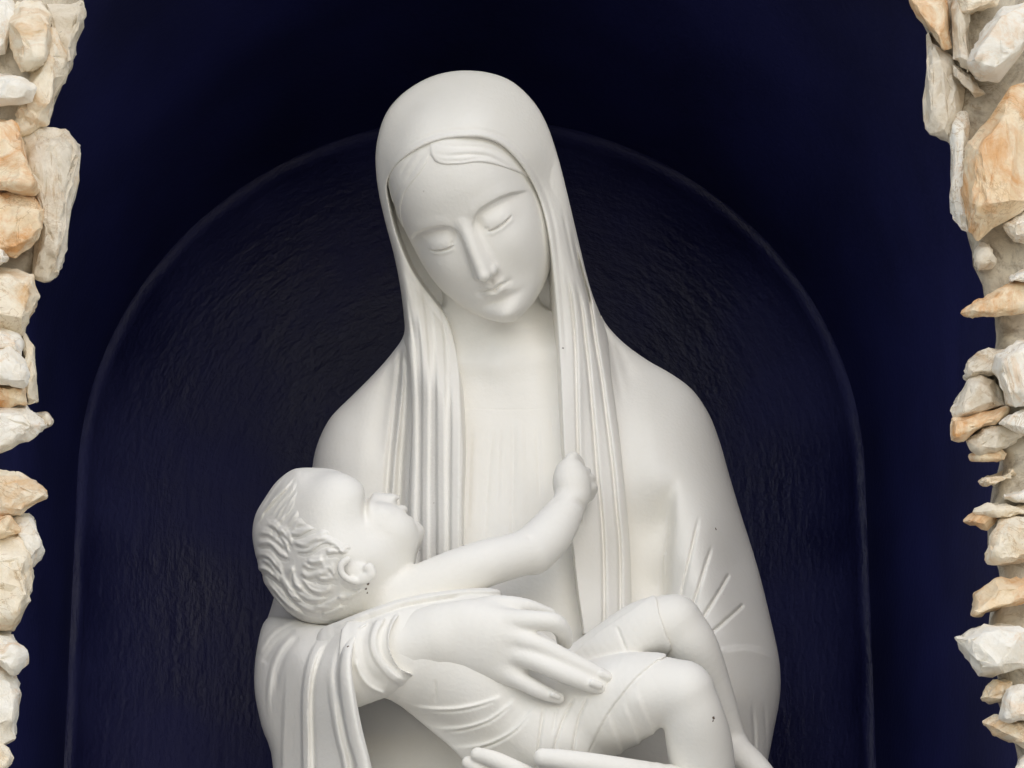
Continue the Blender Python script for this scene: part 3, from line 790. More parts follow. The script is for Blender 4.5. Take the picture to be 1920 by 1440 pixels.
# ---- mother's right hand over the child
def hand_fn(p):
    f = chain(p, [(690, 1238, 330, 58), (752, 1220, 345, 59), (820, 1200, 356, 60)], 4, fl=.9)
    palm = chain(p, [(815, 1200, 356, 62), (870, 1192, 366, 66), (925, 1196, 374, 60), (968, 1208, 376, 42)], 4, fl=.62)
    palm2 = chain(p, [(880, 1222, 362, 42), (940, 1248, 372, 34), (965, 1262, 372, 26)], 3, fl=.8)
    f = smin(f, smin(palm, palm2, 24), 20)
    fings = [[(960, 1165, 382, 23), (1005, 1164, 392, 19), (1040, 1168, 390, 18.5), (1055, 1184, 374, 16.5), (1059, 1204, 352, 15)],
             [(955, 1192, 386, 23), (1010, 1210, 398, 18.5), (1060, 1234, 398, 16.8), (1105, 1256, 396, 15.5), (1140, 1273, 392, 13)],
             [(955, 1222, 382, 22), (1005, 1240, 402, 18.5), (1055, 1263, 408, 16.8), (1100, 1281, 404, 15.2), (1124, 1289, 400, 12.8)],
             [(930, 1250, 372, 22), (970, 1273, 386, 17.5), (1005, 1292, 392, 15), (1030, 1303, 390, 12.8), (1048, 1309, 387, 10.5)]]
    for g in fings:
        f = smin(f, chain(p, g, 4), 9)
    nails = [[(1128, 1264, 404, 8), (1140, 1270, 401, 8)], [(1111, 1281, 416, 7.5), (1124, 1286, 413, 7)], [(1036, 1302, 402, 6), (1047, 1307, 398, 5)]]
    for g in nails:
        f = np.minimum(f, chain(p, g, 1))
    th = chain(p, [(880, 1160, 352, 34), (930, 1142, 350, 26), (985, 1140, 346, 18), (1034, 1149, 338, 8)], 4, fl=.9)
    return smin(f, th, 14)
hand = carve("mother_hand", hand_fn, [640, 1060, 230], [1170, 1340, 450], 2.0)

# ---- tight cuff with rolled bands
def cuff_fn(p):
    us, vs = screen(p)
    f = chain(p, [(585, 1262, 290, 92), (650, 1245, 322, 84), (720, 1228, 338, 76), (768, 1218, 345, 69)], 4, fl=.95)
    f = f - samp(M_CUFF, us, vs) * sstep(250, 300, p[:, 2])
    return smax(f, -samp(D_CUFF, us, vs), 4)
D_CUFF = outline([(640, 1180), (690, 1166), (725, 1157), (748, 1151), (735, 1175), (729, 1203), (736, 1232), (752, 1254), (774, 1265), (760, 1287), (735, 1305), (705, 1322), (678, 1336), (640, 1330)])
M_CUFF = folds([('b', [(748, 1150), (736, 1178), (733, 1205), (741, 1230), (764, 1255), (786, 1265)], 8, 7, 0, .15), ('b', [(716, 1158), (702, 1185), (700, 1212), (710, 1238), (735, 1268), (762, 1283)], 8, 7, 0, .15),
                ('r', [(666, 1235), (674, 1262), (692, 1286), (724, 1303)], 7, 4, .15, .1),
                ('g', [(726, 1164), (716, 1190), (715, 1214), (726, 1240), (758, 1268)], 4, 5, 0, .2), ('g', [(690, 1170), (680, 1200), (680, 1232), (694, 1262), (726, 1290)], 5, 8, 0, .2)])
cuff = carve("sleeve_cuff", cuff_fn, [600, 1095, 200], [820, 1350, 440], 2.0)

# ---- mantle draped over the forearm, hanging in folds
D_DRAPE = outline([(500, 1160), (545, 1160), (600, 1172), (650, 1172), (692, 1166), (676, 1185), (663, 1215), (660, 1255), (668, 1310), (680, 1370), (697, 1440), (715, 1540), (720, 1640), (505, 1640), (512, 1440), (490, 1360), (477, 1290), (482, 1215)], 4)
FR_DRAPE = tps([(520, 1170, 190), (600, 1180, 280), (670, 1175, 368), (500, 1240, 230), (560, 1230, 312), (620, 1230, 374), (655, 1230, 424), (500, 1300, 255), (560, 1300, 335), (620, 1300, 400), (655, 1300, 442),
                (520, 1440, 285), (580, 1440, 355), (680, 1440, 430), (600, 1640, 420), (700, 1640, 450)], 1e-5)
M_DRAPE = folds([('b', [(484, 1226), (510, 1188), (548, 1165), (590, 1156)], 5, 4, .05, .2), ('g', [(494, 1242), (520, 1204), (556, 1180)], 5, 6, .05, .15),
                 ('b', [(556, 1184), (530, 1210), (511, 1250), (504, 1297), (504, 1350)], 5, 4, .15, .4), ('g', [(562, 1192), (538, 1222), (522, 1260), (514, 1310)], 5, 5, .1, .3),
                 ('s', [(537, 1240), (532, 1320), (528, 1440), (528, 1600)], 6, 9, .3, 0),
                 ('b', [(618, 1190), (594, 1216), (580, 1253), (573, 1305), (573, 1380), (574, 1440), (578, 1640)], 9, 7, .1, 0), ('g', [(628, 1192), (606, 1222), (592, 1258), (585, 1305), (586, 1380), (588, 1440), (592, 1640)], 6, 4, .1, 0),
                 ('b', [(620, 1240), (622, 1305), (634, 1380), (648, 1440), (668, 1600)], 7, 5, .35, 0), ('g', [(630, 1250), (634, 1305), (646, 1380), (659, 1440), (678, 1600)], 7, 4, .3, 0),
                 ('b', [(694, 1164), (664, 1192), (650, 1242), (651, 1305), (664, 1380), (681, 1440), (706, 1600)], 10, 13, .05, 0), ('g', [(660, 1182), (638, 1215), (629, 1260), (630, 1310)], 8, 5, .1, .3)])
def drape_fn(p):
    us, vs = screen(p)
    fr = samp(FR_DRAPE, us, vs) + samp(M_DRAPE, us, vs)
    d = samp(D_DRAPE, us, vs)
    g = p[:, 2] - fr
    f = np.maximum(g * 0.8, fr - 190 - p[:, 2])
    return smax(f, -d, 26)
drape = carve("sleeve_drape", drape_fn, [460, 1100, 100], [740, 1500, 490], 2.5)

# ---- fingers of the other hand supporting the child from below
def hand2_fn(p):
    f = chain(p, [(1018, 1421, 434, 18), (1060, 1427, 440, 21), (1125, 1439, 432, 25), (1205, 1459, 412, 33), (1300, 1500, 370, 60)], 4)
    g = chain(p, [(896, 1415, 398, 14), (930, 1426, 410, 16.5), (980, 1452, 408, 20), (1060, 1500, 372, 30), (1200, 1540, 350, 60)], 4)
    g2 = chain(p, [(878, 1430, 386, 12.5), (905, 1446, 394, 15.5), (960, 1480, 392, 20), (1060, 1540, 360, 30)], 4)
    return smin(smin(f, g, 6), g2, 4)
hand2 = carve("mother_supporting_hand", hand2_fn, [840, 1330, 300], [1340, 1470, 480], 2.2)

# ---- small dark chips and dirt marks the photograph shows on the white paint
def surface_at(fn, u, v):
    ws = np.arange(480, -250, -1.0)
    P = np.array([W3(u, v, w) for w in ws]).astype(np.float32)
    i = int(np.argmax(fn(P) < 0))
    return to_world(W3(u, v, ws[i])[None])[0] - STATUE_BASE
MARKS = [(child_fn, 1338, 1346, 3.6), (child_fn, 1336, 1352, 2.2), (child_fn, 690, 1094, 3.6), (child_fn, 686, 1104, 2.6), (child_fn, 689, 1111, 2.2), 
         (mantle_fn, 1342, 992, 2.4), (veil_fn, 1056, 653, 2.2), (veil_fn, 1083, 420, 1.8), (drape_fn, 652, 1212, 2.4)]
def add_marks(m):
    nt = m.node_tree; b = nt.nodes["Principled BSDF"]
    src = b.inputs["Base Color"].links[0].from_socket
    co = nd(nt, "ShaderNodeTexCoord")
    n = nd(nt, "ShaderNodeTexNoise", Scale=420.0, Detail=2.0); nt.links.new(co.outputs["Object"], n.inputs["Vector"])
    off = nd(nt, "ShaderNodeVectorMath", operation='SCALE'); off.inputs["Scale"].default_value = 0.0030
    nt.links.new(n.outputs["Color"], off.inputs[0])
    mv = nd(nt, "ShaderNodeVectorMath", operation='ADD'); nt.links.new(co.outputs["Object"], mv.inputs[0]); nt.links.new(off.outputs[0], mv.inputs[1])
    last = None
    for fn, u, v, r in MARKS:
        q = surface_at(fn, u, v)
        ds = nd(nt, "ShaderNodeVectorMath", operation='DISTANCE')
        nt.links.new(mv.outputs[0], ds.inputs[0]); ds.inputs[1].default_value = tuple(q + 0.0015)
        mu = nd(nt, "ShaderNodeMath", operation='MULTIPLY'); nt.links.new(ds.outputs["Value"], mu.inputs[0]); mu.inputs[1].default_value = 1.0 / (r * S)
        if last is not None:
            mn = nd(nt, "ShaderNodeMath", operation='MINIMUM'); nt.links.new(last, mn.inputs[0]); nt.links.new(mu.outputs[0], mn.inputs[1]); last = mn.outputs[0]
        else: last = mu.outputs[0]
    rp = ramp(nt, [(0.65, (1, 1, 1)), (1.0, (0, 0, 0))]); nt.links.new(last, rp.inputs["Fac"])
    mx = nd(nt, "ShaderNodeMix", data_type='RGBA')
    nt.links.new(rp.outputs["Color"], mx.inputs[0]); nt.links.new(src, mx.inputs[6]); mx.inputs[7].default_value = (0.14, 0.10, 0.07, 1)
    nt.links.new(mx.outputs[2], b.inputs["Base Color"])
add_marks(M_STATUE)
# ---------------------------------------------------------------- the niche: painted vault and apse
def navy_material(name, brushed):
    m, nt, b = new_mat(name)
    co = nd(nt, "ShaderNodeTexCoord")
    sep = nd(nt, "ShaderNodeSeparateXYZ"); nt.links.new(co.outputs["Object"], sep.inputs[0])
    def math_(op, a, c=None):
        n = nd(nt, "ShaderNodeMath", operation=op)
        for i, s in enumerate((a, c)):
            if s is None: continue
            if isinstance(s, (int, float)): n.inputs[i].default_value = s
            else: nt.links.new(s, n.inputs[i])
        return n.outputs[0]
    x, z = sep.outputs[0], sep.outputs[2]
    zp = math_('MAXIMUM', z, 0.0); zn = math_('MINIMUM', z, 0.0)
    r = math_('SQRT', math_('ADD', math_('MULTIPLY', x, x), math_('MULTIPLY', zp, zp)))
    th = math_('ARCTAN2', x, math_('ADD', zp, 0.0005))
    t = math_('ADD', math_('MULTIPLY', th, 0.40), zn)
    cmb = nd(nt, "ShaderNodeCombineXYZ")
    nt.links.new(math_('MULTIPLY', r, 75.0), cmb.inputs[0]); nt.links.new(math_('MULTIPLY', t, 16.0), cmb.inputs[1])
    nt.links.new(math_('MULTIPLY', sep.outputs[1], 12.0), cmb.inputs[2])
    nb = nd(nt, "ShaderNodeTexNoise", Scale=1.0, Detail=5.0, Roughness=0.62)
    nt.links.new(cmb.outputs[0], nb.inputs["Vector"])
    nl = nd(nt, "ShaderNodeTexNoise", Scale=5.0, Detail=4.0)
    nt.links.new(co.outputs["Object"], nl.inputs["Vector"])
    nf = nd(nt, "ShaderNodeTexNoise", Scale=130.0, Detail=4.0)
    nt.links.new(co.outputs["Object"], nf.inputs["Vector"])
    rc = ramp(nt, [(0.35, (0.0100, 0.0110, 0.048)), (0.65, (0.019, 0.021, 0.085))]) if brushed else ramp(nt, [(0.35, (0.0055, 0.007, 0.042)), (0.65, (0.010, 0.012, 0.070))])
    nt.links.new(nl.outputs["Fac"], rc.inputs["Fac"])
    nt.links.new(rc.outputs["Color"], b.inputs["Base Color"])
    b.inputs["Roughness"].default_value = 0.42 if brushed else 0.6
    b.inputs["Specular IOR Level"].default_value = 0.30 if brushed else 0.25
    if brushed:
        rr = ramp(nt, [(0.40, (0.42, 0.42, 0.42)), (0.62, (0.70, 0.70, 0.70))]); nt.links.new(nl.outputs["Fac"], rr.inputs["Fac"])
        nt.links.new(rr.outputs["Color"], b.inputs["Roughness"])
    b1 = nd(nt, "ShaderNodeBump", Strength=0.7 if brushed else 0.15, Distance=0.005)
    nt.links.new(nb.outputs["Fac"], b1.inputs["Height"])
    b2 = nd(nt, "ShaderNodeBump", Strength=0.6 if brushed else 0.25, Distance=0.003)
    nt.links.new(nf.outputs["Fac"], b2.inputs["Height"]); nt.links.new(b1.outputs[0], b2.inputs["Normal"])
    nt.links.new(b2.outputs[0], b.inputs["Normal"])
    return m

Y_BACK, Y_FRONT = 4.25, 3.53
PB = at_y(883, 883, Y_BACK)                     # arch centre at the springing, back plane
RB = at_y(883 + 722, 883, Y_BACK)[0] - PB[0]
def on_front(u): return at_y(u, 700, Y_FRONT)[0]
XF = on_front(942); RF = on_front(942 + 1010) - XF
Z_LOW = 2.02
niche = link(bpy.data.objects.new("niche", None))
niche.location = (PB[0], Y_BACK, PB[2])
tag(niche, "dark navy blue painted arched niche behind the white statue", "niche")

def arch_ring(xc, y, zs, R, n=64, nv=24, zlow=Z_LOW):
    P = [(xc - R, y, zlow + (zs - zlow) * i / nv) for i in range(nv)]
    P += [(xc - R * math.cos(math.pi * i / n), y, zs + R * math.sin(math.pi * i / n)) for i in range(n + 1)]
    P += [(xc + R, y, zs + (zlow - zs) * i / nv) for i in range(1, nv + 1)]
    return P
def loft(name, rings, mat, parent, org, flip=False):
    V = np.array([p for r in rings for p in r]); k = len(rings[0])
    Q = np.array([(i * k + j, i * k + j + 1, (i + 1) * k + j + 1, (i + 1) * k + j) for i in range(len(rings) - 1) for j in range(k - 1)])
    if flip: Q = Q[:, ::-1]
    return mesh_np(name, V, Q, mat, parent, True, org)
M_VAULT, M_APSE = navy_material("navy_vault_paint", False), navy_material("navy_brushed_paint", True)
NO = np.array(niche.location)
rings = []
for i in range(25):
    t = i / 24
    rings.append(arch_ring(XF + (PB[0] - XF) * t, Y_FRONT + 0.06 + (Y_BACK + 0.012 - Y_FRONT - 0.06) * t, PB[2], RF + (RB + 0.010 - RF) * t))
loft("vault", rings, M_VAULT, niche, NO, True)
rings = []
for i in range(33):
    a = math.pi / 2 * i / 32
    R_ = max(RB * math.cos(a), 0.00002) + (0.012 if i == 0 else 0.005 if i == 1 else 0.0)
    ring = arch_ring(PB[0], Y_BACK + 0.004 + 0.17 * math.sin(a) * (i > 1), PB[2], R_, zlow=Z_LOW)
    if i == 1:   # hand-made edge, not quite even
        ring = [(x + 0.0022 * math.sin(k * 1.9) + 0.0016 * math.sin(k * 0.7), y - 0.003 + 0.002 * math.sin(k * 1.3), z + 0.002 * math.sin(k * 1.1 + 1)) for k, (x, y, z) in enumerate(ring)]
    rings.append(ring)
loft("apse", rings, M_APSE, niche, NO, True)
# ledge closing the niche below the picture
led = [[(XF - RF - .1, Y_FRONT + 0.05, Z_LOW + .01), (XF + RF + .1, Y_FRONT + 0.05, Z_LOW + .01)], [(XF - RF - .1, Y_BACK + .45, Z_LOW + .01), (XF + RF + .1, Y_BACK + .45, Z_LOW + .01)]]
loft("ledge", led, M_VAULT, niche, NO)

# ---------------------------------------------------------------- rough quartz stones around the opening
def stone_material(name, c1, c2, stain, amount, pits=0.5):
    m, nt, b = new_mat(name)
    co = nd(nt, "ShaderNodeTexCoord"); oi = nd(nt, "ShaderNodeObjectInfo")
    ad = nd(nt, "ShaderNodeVectorMath", operation='ADD')
    sc = nd(nt, "ShaderNodeVectorMath", operation='SCALE'); sc.inputs[0].default_value = (7, 3, 5)
    nt.links.new(oi.outputs["Random"], sc.inputs["Scale"])
    nt.links.new(co.outputs["Object"], ad.inputs[0]); nt.links.new(sc.outputs[0], ad.inputs[1])
    def noise(scale, det, rough, dist):
        n = nd(nt, "ShaderNodeTexNoise", Scale=scale, Detail=det, Roughness=rough, Distortion=dist)
        nt.links.new(ad.outputs[0], n.inputs["Vector"]); return n
    n1 = noise(26.0, 8.0, 0.7, 0.8)
    r1 = ramp(nt, [(0.30, c1), (0.62, c2)]); nt.links.new(n1.outputs["Fac"], r1.inputs["Fac"])
    n2 = noise(13.0, 10.0, 0.72, 1.6)
    r2 = ramp(nt, [(0.60 - amount * 0.30, (0, 0, 0)), (0.74 - amount * 0.22, (1, 1, 1))]); nt.links.new(n2.outputs["Fac"], r2.inputs["Fac"])
    mx = nd(nt, "ShaderNodeMix", data_type='RGBA')
    nt.links.new(r2.outputs["Color"], mx.inputs[0]); nt.links.new(r1.outputs["Color"], mx.inputs[6]); mx.inputs[7].default_value = (*stain, 1)
    # thin brown cracks: narrow band of a distorted noise
    n3 = noise(17.0, 6.0, 0.6, 2.2)
    r3 = ramp(nt, [(0.482, (1, 1, 1)), (0.497, (0.66, 0.57, 0.46)), (0.503, (0.66, 0.57, 0.46)), (0.518, (1, 1, 1))]); nt.links.new(n3.outputs["Fac"], r3.inputs["Fac"])
    n5 = noise(9.0, 3.0, 0.5, 0.0)
    r5 = ramp(nt, [(0.48, (0, 0, 0)), (0.60, (0.8, 0.8, 0.8))]); nt.links.new(n5.outputs["Fac"], r5.inputs["Fac"])
    mm = nd(nt, "ShaderNodeMix", data_type='RGBA', blend_type='MULTIPLY')
    nt.links.new(r5.outputs["Color"], mm.inputs[0]); nt.links.new(mx.outputs[2], mm.inputs[6]); nt.links.new(r3.outputs["Color"], mm.inputs[7])
    n4 = noise(70.0, 10.0, 0.75, 0.5)
    r4 = ramp(nt, [(0.30, (0.50, 0.43, 0.34)), (0.46, (1, 1, 1))]); nt.links.new(n4.outputs["Fac"], r4.inputs["Fac"])
    mp = nd(nt, "ShaderNodeMix", data_type='RGBA', blend_type='MULTIPLY'); mp.inputs[0].default_value = pits
    nt.links.new(mm.outputs[2], mp.inputs[6]); nt.links.new(r4.outputs["Color"], mp.inputs[7])
    nt.links.new(mp.outputs[2], b.inputs["Base Color"])
    rr = ramp(nt, [(0.35, (0.34, 0.34, 0.34)), (0.65, (0.66, 0.66, 0.66))]); nt.links.new(n1.outputs["Fac"], rr.inputs["Fac"])
    nt.links.new(rr.outputs["Color"], b.inputs["Roughness"])
    bp = nd(nt, "ShaderNodeBump", Strength=0.45, Distance=0.008)
    nt.links.new(n4.outputs["Fac"], bp.inputs["Height"])
    b2 = nd(nt, "ShaderNodeBump", Strength=0.35, Distance=0.012)
    nt.links.new(n1.outputs["Fac"], b2.inputs["Height"]); nt.links.new(bp.outputs[0], b2.inputs["Normal"])
    nt.links.new(b2.outputs[0], b.inputs["Normal"])
    return m
M_STONE = {
    'w': stone_material("white_quartz", (0.88, 0.79, 0.63), (0.94, 0.90, 0.80), (0.80, 0.57, 0.35), 0.24, 0.22),
    'c': stone_material("cream_quartz", (0.84, 0.70, 0.49), (0.93, 0.84, 0.67), (0.76, 0.51, 0.27), 0.34, 0.24),
    'o': stone_material("rusty_quartz", (0.85, 0.60, 0.33), (0.93, 0.79, 0.57), (0.74, 0.38, 0.14), 0.46, 0.24),
    'g': stone_material("grey_quartz", (0.68, 0.59, 0.44), (0.86, 0.78, 0.64), (0.62, 0.47, 0.30), 0.30, 0.28),
}
M_MORTAR = stone_material("lime_mortar", (0.42, 0.36, 0.265), (0.70, 0.62, 0.48), (0.22, 0.175, 0.125), 0.36, 0.75)

surround = link(bpy.data.objects.new("stone_surround", None))
SO = at_y(960, 1500, Y_FRONT); surround.location = SO
tag(surround, "rough white and rust stained quartz stone arch framing the blue niche", "stone arch")

ZL = [  # traced in photo pixels: colour, front offset, points
 ('c', .030, [(33,5),(77,4),(97,27),(96,52),(90,93),(86,117),(66,133),(43,137),(20,93),(12,43)]),
 ('c', .012, [(97,58),(110,77),(120,110),(121,137),(97,181),(96,207),(86,227),(66,240),(40,252),(30,215),(50,187),(60,153),(86,130)]),
 ('g', -.012, [(75,-8),(158,-10),(155,27),(140,60),(140,110),(130,133),(117,153),(108,90),(95,30)]),
 ('w', .040, [(-25,132),(20,143),(50,157),(62,167),(58,190),(36,188),(-25,200)]),
 ('w', .020, [(-30,-20),(14,-10),(30,20),(20,60),(10,100),(-30,110)]),
 ('o', .050, [(-30,228),(23,228),(40,245),(43,275),(57,307),(67,337),(70,355),(66,364),(36,359),(-30,357)]),
 ('o', .036, [(-30,361),(37,361),(67,366),(80,393),(84,427),(70,460),(30,482),(-30,490)]),
 ('g', .010, [(40,262),(66,243),(100,240),(130,248),(148,273),(150,290),(140,350),(130,427),(122,480),(113,503),(98,516),(66,518),(70,480),(84,425),(66,340),(57,307)]),
 ('w', .045, [(-25,462),(8,468),(17,484),(10,494),(-25,500)]),
 ('c', .022, [(-30,500),(30,514),(62,516),(65,540),(71,557),(65,583),(45,613),(40,624),(-30,612)]),
 ('c', .004, [(40,622),(67,650),(62,680),(72,755),(50,759),(42,700)]),
 ('w', .042, [(-30,655),(20,655),(43,673),(48,722),(20,722),(-30,714)]),
 ('w', .030, [(-30,606),(34,632),(42,668),(20,656),(-30,656)]),
 ('o', .024, [(-30,715),(20,722),(48,726),(50,757),(17,763),(-30,757)]),
 ('w', .024, [(-30,767),(20,764),(50,758),(72,780),(92,797),(67,813),(33,833),(-30,862)]),
 ('g', .002, [(68,778),(86,777),(97,790),(95,799),(86,800)]),
 ('c', .030, [(-30,880),(0,884),(30,888),(67,903),(88,923),(88,932),(50,953),(40,968),(-30,972)]),
 ('w', .016, [(10,968),(55,962),(62,973),(72,997),(83,1035),(60,1062),(52,1030),(30,1000)]),
 ('o', .034, [(-30,962),(20,966),(35,996),(20,1006),(-30,1010)]),
 ('c', .026, [(-30,1012),(37,1005),(55,1027),(60,1063),(60,1093),(55,1127),(30,1167),(27,1187),(-30,1180)]),
 ('w', .030, [(-30,1172),(27,1187),(47,1227),(47,1243),(27,1265),(13,1253),(-30,1235)]),
 ('w', .022, [(-30,1240),(10,1252),(27,1267),(37,1300),(28,1337),(32,1387),(-30,1402)]),
 ('c', .024, [(-30,1392),(13,1403),(27,1420),(10,1441),(0,1460),(-30,1470)]),
 ('w', .020, [(-30,1460),(20,1452),(36,1480),(20,1520),(-30,1525)]),
]
def zr(y0, pts): return [(1620 + x / 3, y0 + y / 3) for x, y in pts]
ZR = [
 ('o', .020, zr(0, [(240,-30),(465,-30),(480,150),(490,260),(450,285),(400,220),(340,140),(280,50)])),
 ('g', .006, zr(0, [(345,210),(365,180),(430,270),(490,340),(560,510),(500,590),(510,650),(505,820),(455,785),(380,740),(360,680),(345,430)])),
 ('g', .026, zr(0, [(495,60),(520,-20),(585,20),(590,90),(592,240),(600,405),(540,375),(495,330)])),
 ('c', .040, zr(0, [(540,-20),(770,-20),(740,30),(590,92),(548,72)])),
 ('w', .055, zr(0, [(620,260),(700,140),(780,50),(960,20),(960,210),(800,330),(740,440),(650,450),(610,400),(585,350)])),
 ('g', .022, zr(0, [(498,360),(560,380),(640,460),(690,530),(620,552),(550,490),(500,430)])),
 ('o', .044, zr(0, [(960,430),(820,510),(750,590),(720,660),(640,730),(600,800),(570,950),(540,1080),(570,1200),(600,1310),(640,1345),(690,1300),(860,1190),(960,1130)])),
 ('w', .012, zr(0, [(515,645),(570,650),(585,720),(580,900),(570,1050),(575,1190),(590,1300),(550,1290),(500,1190),(485,1100),(498,950),(505,800)])),
 ('w', .040, zr(0, [(790,1270),(840,1230),(960,1180),(960,1360),(840,1352)])),
 ('g', .012, zr(0, [(618,1450),(640,1360),(700,1372),(735,1430),(738,1480),(640,1527),(620,1490)])),
 ('w', .046, zr(480, [(810,150),(830,100),(960,50),(960,160)])),
 ('o', .036, zr(480, [(558,320),(620,260),(720,200),(830,158),(960,160),(960,285),(770,300),(680,347),(600,342)])),
 ('g', .018, zr(480, [(570,640),(600,590),(650,570),(700,525),(790,530),(780,640),(735,662),(610,687),(575,682)])),
 ('w', .052, zr(480, [(735,640),(760,570),(830,510),(960,450),(960,830),(840,845),(800,820),(770,730)])),
 ('g', .022, zr(480, [(508,830),(590,705),(660,680),(740,690),(780,780),(800,842),(650,885),(520,912),(503,880)])),
 ('o', .030, zr(480, [(505,920),(620,890),(812,855),(780,920),(640,980),(570,1027),(495,1032),(500,970)])),
 ('w', .044, zr(480, [(750,940),(820,890),(960,830),(960,1000),(800,972)])),
 ('g', .024, zr(480, [(580,1035),(680,990),(780,960),(900,990),(860,1050),(740,1102),(660,1112),(610,1082)])),
 ('o', .012, zr(480, [(598,1122),(660,1112),(760,1090),(810,1105),(792,1152),(700,1158),(610,1147)])),
 ('c', .022, zr(480, [(638,1270),(690,1235),(780,1225),(860,1195),(840,1260),(780,1282),(690,1296)])),
 ('w', .036, zr(480, [(775,1355),(830,1330),(960,1300),(960,1385),(850,1378)])),
 ('c', .034, zr(480, [(625,1440),(700,1400),(790,1393),(960,1400),(960,1460),(800,1470),(700,1465)])),
 ('o', .026, zr(960, [(568,52),(630,2),(750,0),(720,60),(692,92),(620,67)])),
 ('c', .040, zr(960, [(688,280),(715,120),(770,50),(960,10),(960,265),(850,275),(760,293)])),
 ('o', .034, zr(960, [(603,582),(640,470),(740,380),(850,368),(960,372),(960,480),(830,530),(700,562),(640,587)])),
 ('w', .044, zr(960, [(513,705),(560,680),(640,650),(780,633),(960,650),(960,850),(780,900),(650,914),(600,860),(545,770)])),
 ('c', .024, zr(960, [(653,1050),(700,980),(740,950),(830,955),(820,1010),(780,1062),(700,1077)])),
 ('w', .050, zr(960, [(748,1165),(800,1000),(830,980),(960,960),(960,1190),(830,1184)])),
 ('c', .030, zr(960, [(668,1187),(750,1150),(830,1180),(960,1190),(960,1345),(830,1292),(740,1252)])),
 ('w', .030, zr(960, [(880,1390),(960,1350),(960,1560),(860,1560),(840,1480)])),
]
def nse(v, s):
    from mathutils import noise as N
    return N.fractal(Vector(v) * s, 0.9, 2.1, 4)
def make_stone(i, col, dy, pts):
    rnd = random.Random(100 + i)
    P = np.array(pts, float); c = P.mean(0); P = c + (P - c) * 1.035
    sz = min(np.ptp(P[:, 0]), np.ptp(P[:, 1])) * S * 0.5
    bm = bmesh.new()
    C0 = at_y(c[0], c[1], Y_FRONT - dy)
    for (sc, off, jit) in ((1.0, 0.0, 0.0), (0.86, 0.9, 0.10), (0.62, -0.75, 0.16)):
        for q in P:
            k = sc + rnd.uniform(-jit, jit)
            uv = c + (q - c) * k
            y = Y_FRONT - dy + max(sz, 0.018) * off * rnd.uniform(0.7, 1.15) + (rnd.uniform(-.2, .2) * sz if off == 0 else 0)
            if off > 0: y += 0.03
            bm.verts.new(Vector(at_y(uv[0], uv[1], y) - C0))
    r = bmesh.ops.convex_hull(bm, input=bm.verts)
    junk = [g for g in r["geom_interior"] + r["geom_unused"] if isinstance(g, bmesh.types.BMVert)]
    if junk: bmesh.ops.delete(bm, geom=list(set(junk)), context='VERTS')
    bmesh.ops.dissolve_limit(bm, angle_limit=math.radians(9), verts=bm.verts, edges=bm.edges)
    bmesh.ops.bevel(bm, geom=bm.edges[:], offset=0.0035, segments=2, profile=0.6, affect='EDGES', clamp_overlap=True)
    bmesh.ops.triangulate(bm, faces=bm.faces)
    for _ in range(2):
        long = [e for e in bm.edges if e.calc_length() > 0.0085]
        if long: bmesh.ops.subdivide_edges(bm, edges=long, cuts=1); bmesh.ops.triangulate(bm, faces=bm.faces)
    bm.normal_update()
    o3 = Vector((i * 1.7, i * 0.9, 0))
    for v in bm.verts:
        n = nse(v.co + o3, 24.0) * 0.0055 + nse(v.co + o3, 80.0) * 0.0022 - 0.0035 * max(0.0, 0.12 - abs(nse(v.co + o3 * 2, 17.0))) / 0.12
        v.co += v.normal * n
    me = bpy.data.meshes.new("stone"); bm.to_mesh(me); bm.free()
    for p in me.polygons: p.use_smooth = True
    me.set_sharp_from_angle(angle=math.radians(38))
    me.materials.append(M_STONE[col])
    o = link(bpy.data.objects.new("stone", me), surround)
    o.location = C0 - SO
    return o
for i, (col, dy, pts) in enumerate(ZL + ZR):
    make_stone(i, col, dy, pts)

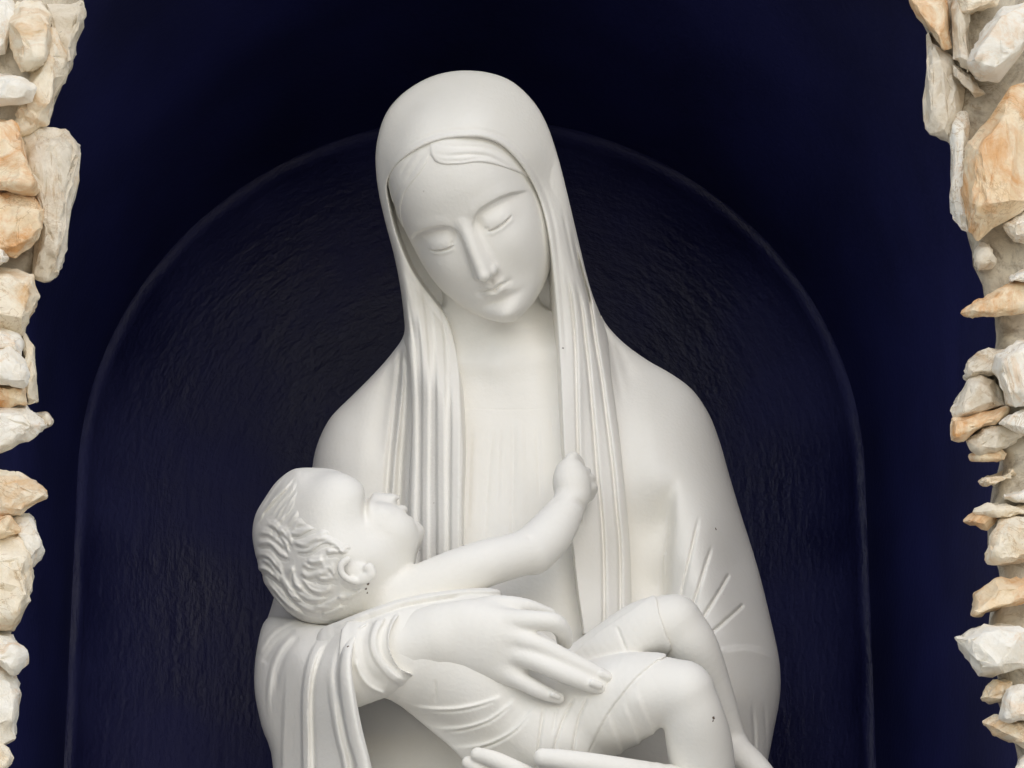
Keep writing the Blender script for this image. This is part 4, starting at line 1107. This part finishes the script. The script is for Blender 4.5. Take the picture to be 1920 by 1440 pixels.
# mortar bed: rough slab with the irregular opening, running on past the picture
ML = [(190,-330),(168,-160),(150,-60),(150,0),(133,60),(128,110),(104,160),(80,220),(82,240),(92,330),(88,440),(52,515),(46,600),(28,680),(36,760),(2,800),(-18,860),(-12,900),(24,980),(32,1100),(8,1200),(12,1300),(-6,1440),(-10,1560),(-10,1800)]
MR = [(1660,-330),(1690,-160),(1706,-60),(1745,60),(1790,120),(1800,250),(1815,420),(1852,540),(1872,600),(1870,660),(1845,700),(1855,800),(1880,860),(1866,920),(1858,1010),(1880,1080),(1862,1150),(1862,1200),(1878,1280),(1884,1330),(1912,1400),(1915,1560),(1915,1800)]
def mortar_side(name, edge, sgn):
    E = crom(edge, 6)
    cols = [0, 8, 18, 30, 45, 65, 95, 140, 220, 400, 900, 2200]
    V = []; nr = len(E)
    from mathutils import noise as N
    back = [np.array(at_y(u - sgn * 6, v, Y_FRONT + 0.085)) for u, v in E]
    V += back
    V += [np.array(at_y(u + rr, v, Y_FRONT + 0.05)) for (u, v), rr in zip(E, np.random.RandomState(3).uniform(-4, 4, nr))]
    for c in cols:
        for (u, v) in E:
            q = at_y(u + sgn * c, v, Y_FRONT - 0.006)
            n = N.fractal(Vector(q) * 22, 0.9, 2.1, 4)
            q = q + np.array((N.noise(Vector(q) * 40) * 0.006 if c < 30 else 0, -0.010 * n + (0.02 if c == 0 else 0.006 if c == 8 else 0), 0))
            V.append(q)
    V = np.array(V); k = nr; nrow = len(cols) + 2
    Q = np.array([(i * k + j, i * k + j + 1, (i + 1) * k + j + 1, (i + 1) * k + j) for i in range(nrow - 1) for j in range(k - 1)])
    if sgn > 0: Q = Q[:, ::-1]
    return mesh_np(name, V, Q, M_MORTAR, surround, True, SO)
mortar_side("mortar", ML, -1); mortar_side("mortar", MR, 1)
# crown of the wall above the opening (above the picture, it shades the vault)
RC = on_front(942 + 885) - XF
crown = [[(XF - r * math.cos(math.radians(38 + 104 * i / 48)), Y_FRONT + 0.045, PB[2] + r * math.sin(math.radians(38 + 104 * i / 48))) for i in range(49)] for r in (RC, RC + 0.05, RC + 0.3, 2.2)]
loft("mortar", crown, M_MORTAR, surround, SO, True)

# ---------------------------------------------------------------- ground in front of the niche
m, nt, b = new_mat("pale_paving")
b.inputs["Base Color"].default_value = (0.74, 0.67, 0.56, 1); b.inputs["Roughness"].default_value = 0.85
gm = bpy.data.meshes.new("ground")
gm.from_pydata([(-150, -200, 0), (150, -200, 0), (150, 100, 0), (-150, 100, 0)], [], [(0, 1, 2, 3)])
gm.materials.append(m)
ground = link(bpy.data.objects.new("ground", gm)); ground["kind"] = "structure"
